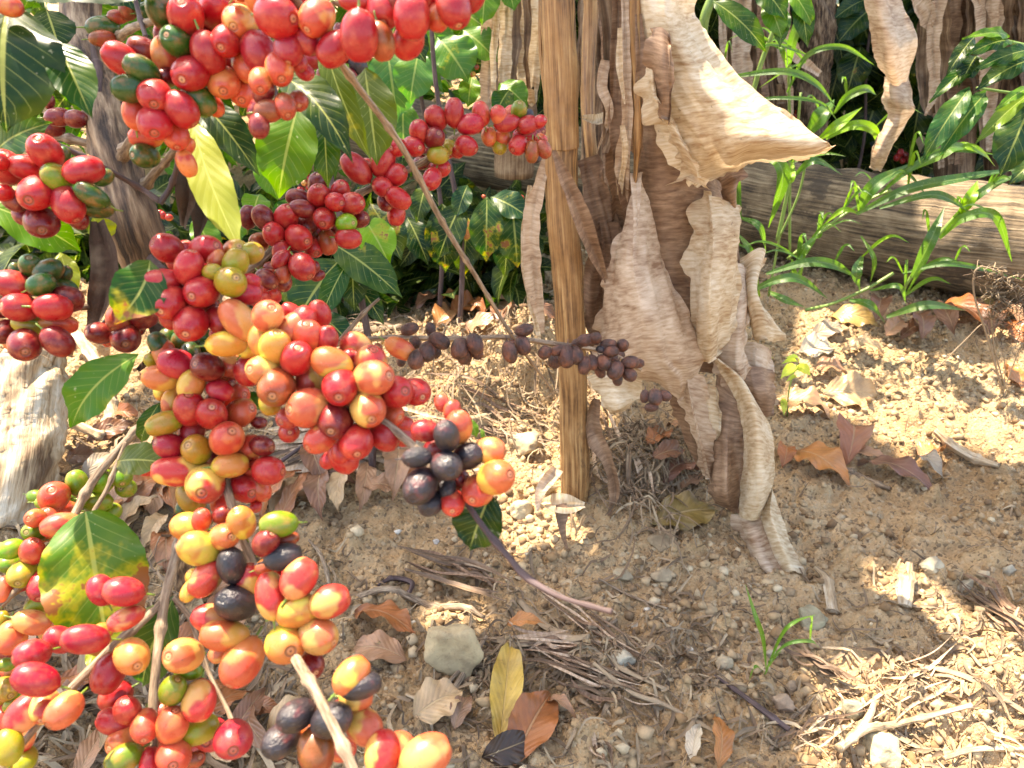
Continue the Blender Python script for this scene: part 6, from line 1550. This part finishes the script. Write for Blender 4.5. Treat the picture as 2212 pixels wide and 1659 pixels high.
leaf_mass('painted_shade_undergrowth', 1500, lambda r: (r.uniform(-1.5, .05), 2.05 + r.uniform(0, .6), r.uniform(0.0, .22)), (.09, .18), 'foliage', (0.005, .02, .003), 'undergrowth coloured near black for shade beneath the log behind the low shrubs', 6)  # deep shadow under the log is put into the near-black leaf colour
leaf_mass('painted_shade_foliage', 1500, lambda r: (r.uniform(.1, 2.6), 3.1 + r.uniform(0, .5), r.uniform(0.1, 1.3)), (.12, .24), 'foliage', (0.006, .022, .004), 'foliage coloured near black for shade behind the log and the dried banana plants', 7)  # leaf colour itself carries the shade of the recess

# matted fibre bundles lying on the soil
def bundle(x0, y0, x1, y1, n, spread, label, seed, mats=('fibre', 'banana', 'banana_brown'), wr=(2.5, 11)):
    r2 = random.Random(seed)
    t = thing('fibre_bundle', G((x0 + x1) / 2, (y0 + y1) / 2), label, 'plant fibre', 'matted fibre bundles on the soil')
    for i in range(n):
        a_ = r2.uniform(-.1, .35); b_ = r2.uniform(.6, 1.1)
        pts = []
        ox, oy = r2.gauss(0, spread), r2.gauss(0, spread)
        for k in range(4):
            f = a_ + (b_ - a_) * k / 3
            g = G(x0 + (x1 - x0) * f + ox + r2.gauss(0, spread * .45), y0 + (y1 - y0) * f + oy + r2.gauss(0, spread * .45)); g.z = float(H(g.x, g.y, False)) + .012 + r2.uniform(0, .014)
            pts.append(g)
        dd = proj(pts[0])[2]; w_ = W(r2.uniform(*wr), dd)
        mb = MB(); strip_geo(mb, pts, [w_ * .3, w_, w_ * .9, w_ * .2], facing=Vector((r2.uniform(-.4, .4), r2.uniform(-.5, .3), 1)), fold=.6, wave=.6, n=36, nw=5, seed=seed + i, twist=r2.uniform(-1.5, 1.5))
        mb.build('fibre_strip', r2.choice(mats), t)
bundle(1150, 1440, 1420, 1540, 22, 16, 'matted rotten straw right of the long yellow leaf', 11)
bundle(1060, 1405, 1330, 1420, 12, 12, 'flattened straw between the large stone and the bare soil', 12)
bundle(1150, 1280, 1400, 1470, 9, 9, 'frayed straw stem running down right of the large stone', 13)
bundle(1260, 1570, 1310, 1670, 9, 9, 'short bundle of straw at the bottom edge', 14)
bundle(2060, 1270, 2230, 1400, 12, 14, 'dark rotted straw at the right edge', 15, ('banana_brown', 'fibre'))
bundle(1900, 1560, 2100, 1450, 7, 26, 'bright shredded straw in the lower sunlit patch', 16, ('banana_pale', 'banana', 'fibre'))
bundle(1700, 1420, 1830, 1500, 8, 12, 'grey curled straw below the mossy stone', 17, ('fibre',))
bundle(900, 1230, 1090, 1290, 12, 14, 'small curled husks above the straight pale stick', 18, ('banana_brown', 'fibre'), (6, 16))
bundle(1290, 900, 1380, 1120, 16, 26, 'hanging root fibres on the mound under the banana leaf', 19, ('fibre', 'banana'), (3, 10))
bundle(930, 870, 1190, 960, 14, 26, 'tangled root fibres on the mound behind the black cherries', 20, ('fibre', 'banana_brown'), (3, 9))
bundle(2090, 1600, 2230, 1660, 4, 12, 'white sunlit straw in the lower right corner', 21, ('banana_pale',))
bundle(1680, 1640, 1860, 1560, 10, 20, 'pale shredded straw left of the cream stone', 22, ('banana_pale', 'banana', 'fibre'))

# ------------------------------------------------------------------ canopy overhead: unseen leaves added to block the sun, gaps left for chosen patches
SPOTS = []
def spot(p, r): SPOTS.append((Vector(p), r))
for x, y, r in ((2050, 885, .17), (2150, 875, .20), (2230, 900, .2), (1980, 1490, .06), (2080, 1480, .10), (2090, 1590, .13), (1950, 1600, .07), (2200, 1560, .14), (1760, 860, .07), (1830, 850, .05), (1790, 740, .06), (1110, 800, .15), (1060, 860, .12), (960, 820, .05), (1190, 900, .05), (60, 650, .34), (180, 560, .25), (-60, 800, .3), (170, 840, .10), (1170, 1100, .05), (985, 1330, .02), (870, 640, .06), (20, 1100, .1)):
    spot(G(x, y), r)
for x, y, Y, r in ((2180, 375, 2.0, .14), (2080, 390, 2.1, .12), (940, 130, 2.0, .16), (860, 200, 2.0, .09), (1050, 100, 2.0, .09), (1110, 60, 2.1, .08), (700, 150, 2.1, .12), (470, 450, 1.9, .12), (1640, 270, Y0 - .08, .03), (1760, 615, 1.9, .06), (60, 800, 1.25, .10)):
    spot(PY_(x, y, Y), r)
for x, y, d, r in ((700, 760, .36, .05), (780, 840, .355, .05), (640, 720, .37, .035), (1060, 1030, .325, .035), (1080, 1060, .325, .03), (620, 1260, .35, .05), (560, 1340, .34, .045), (840, 1560, .31, .06), (760, 1500, .31, .04), (150, 1400, .37, .05), (230, 1370, .38, .05), (430, 1380, .38, .05), (490, 1030, .40, .03), (440, 1060, .4, .03), (740, 310, .41, .015), (480, 400, .43, .02), (340, 620, .385, .03), (60, 1530, .37, .04), (400, 1560, .38, .04), (520, 50, .35, .03), (600, 80, .35, .03), (640, 610, .39, .03), (220, 600, .38, .015), (240, 1250, .44, .04), (130, 1150, .47, .04)):
    spot(P(x, y, d), r)
ZC = 2.7
rr_ = np.random.RandomState(12)
sp = np.array([[p.x + SUN.x / SUN.z * (ZC - p.z), p.y + SUN.y / SUN.z * (ZC - p.z), r] for p, r in SPOTS])
pts = []
step = .085
for x in np.arange(-1.7, 4.0, step):
    for y in np.arange(.05, 5.6, step):
        if x < 0.5 and y > 3.9 or x > 2.4 and y < 2.2: continue
        ax_ = x + SUN.x / SUN.z * ZC; ay_ = y + SUN.y / SUN.z * ZC
        qx = ax_ + rr_.uniform(-.04, .04); qy = ay_ + rr_.uniform(-.04, .04)
        dd = np.hypot(sp[:, 0] - qx, sp[:, 1] - qy) - sp[:, 2]
        if dd.min() < 0.095: continue
        pts.append((qx, qy, ZC + rr_.uniform(-.03, .03)))
it = iter(pts)
def canopy_point(r): return next(it)
def flat_leaves(pts, seed):
    mb = MB(); r2 = random.Random(seed)
    for (x, y, z) in pts:
        a = r2.uniform(0, 6.28); L = r2.uniform(.19, .24)
        ax = Vector((math.cos(a), math.sin(a), r2.uniform(-.3, .1))).normalized()
        b = Vector((x, y, z)) - ax * L / 2
        leaf_geo(mb, b, b + ax * L, L * .75, facing=Vector((r2.uniform(-.2, .2), r2.uniform(-.2, .2), 1)), nl=5, nw=2, seed=1, quilt=0, shape='round')
    return mb
o = flat_leaves(pts, 3).build('added_shade_canopy', 'canopy', color=(0.04, .12, .02, .1))
tag(o, 'unseen leafy canopy added overhead to dapple the sunlight', 'foliage', kind='stuff')

for o in scene.objects:
    if 'fill' in o: del o['fill']
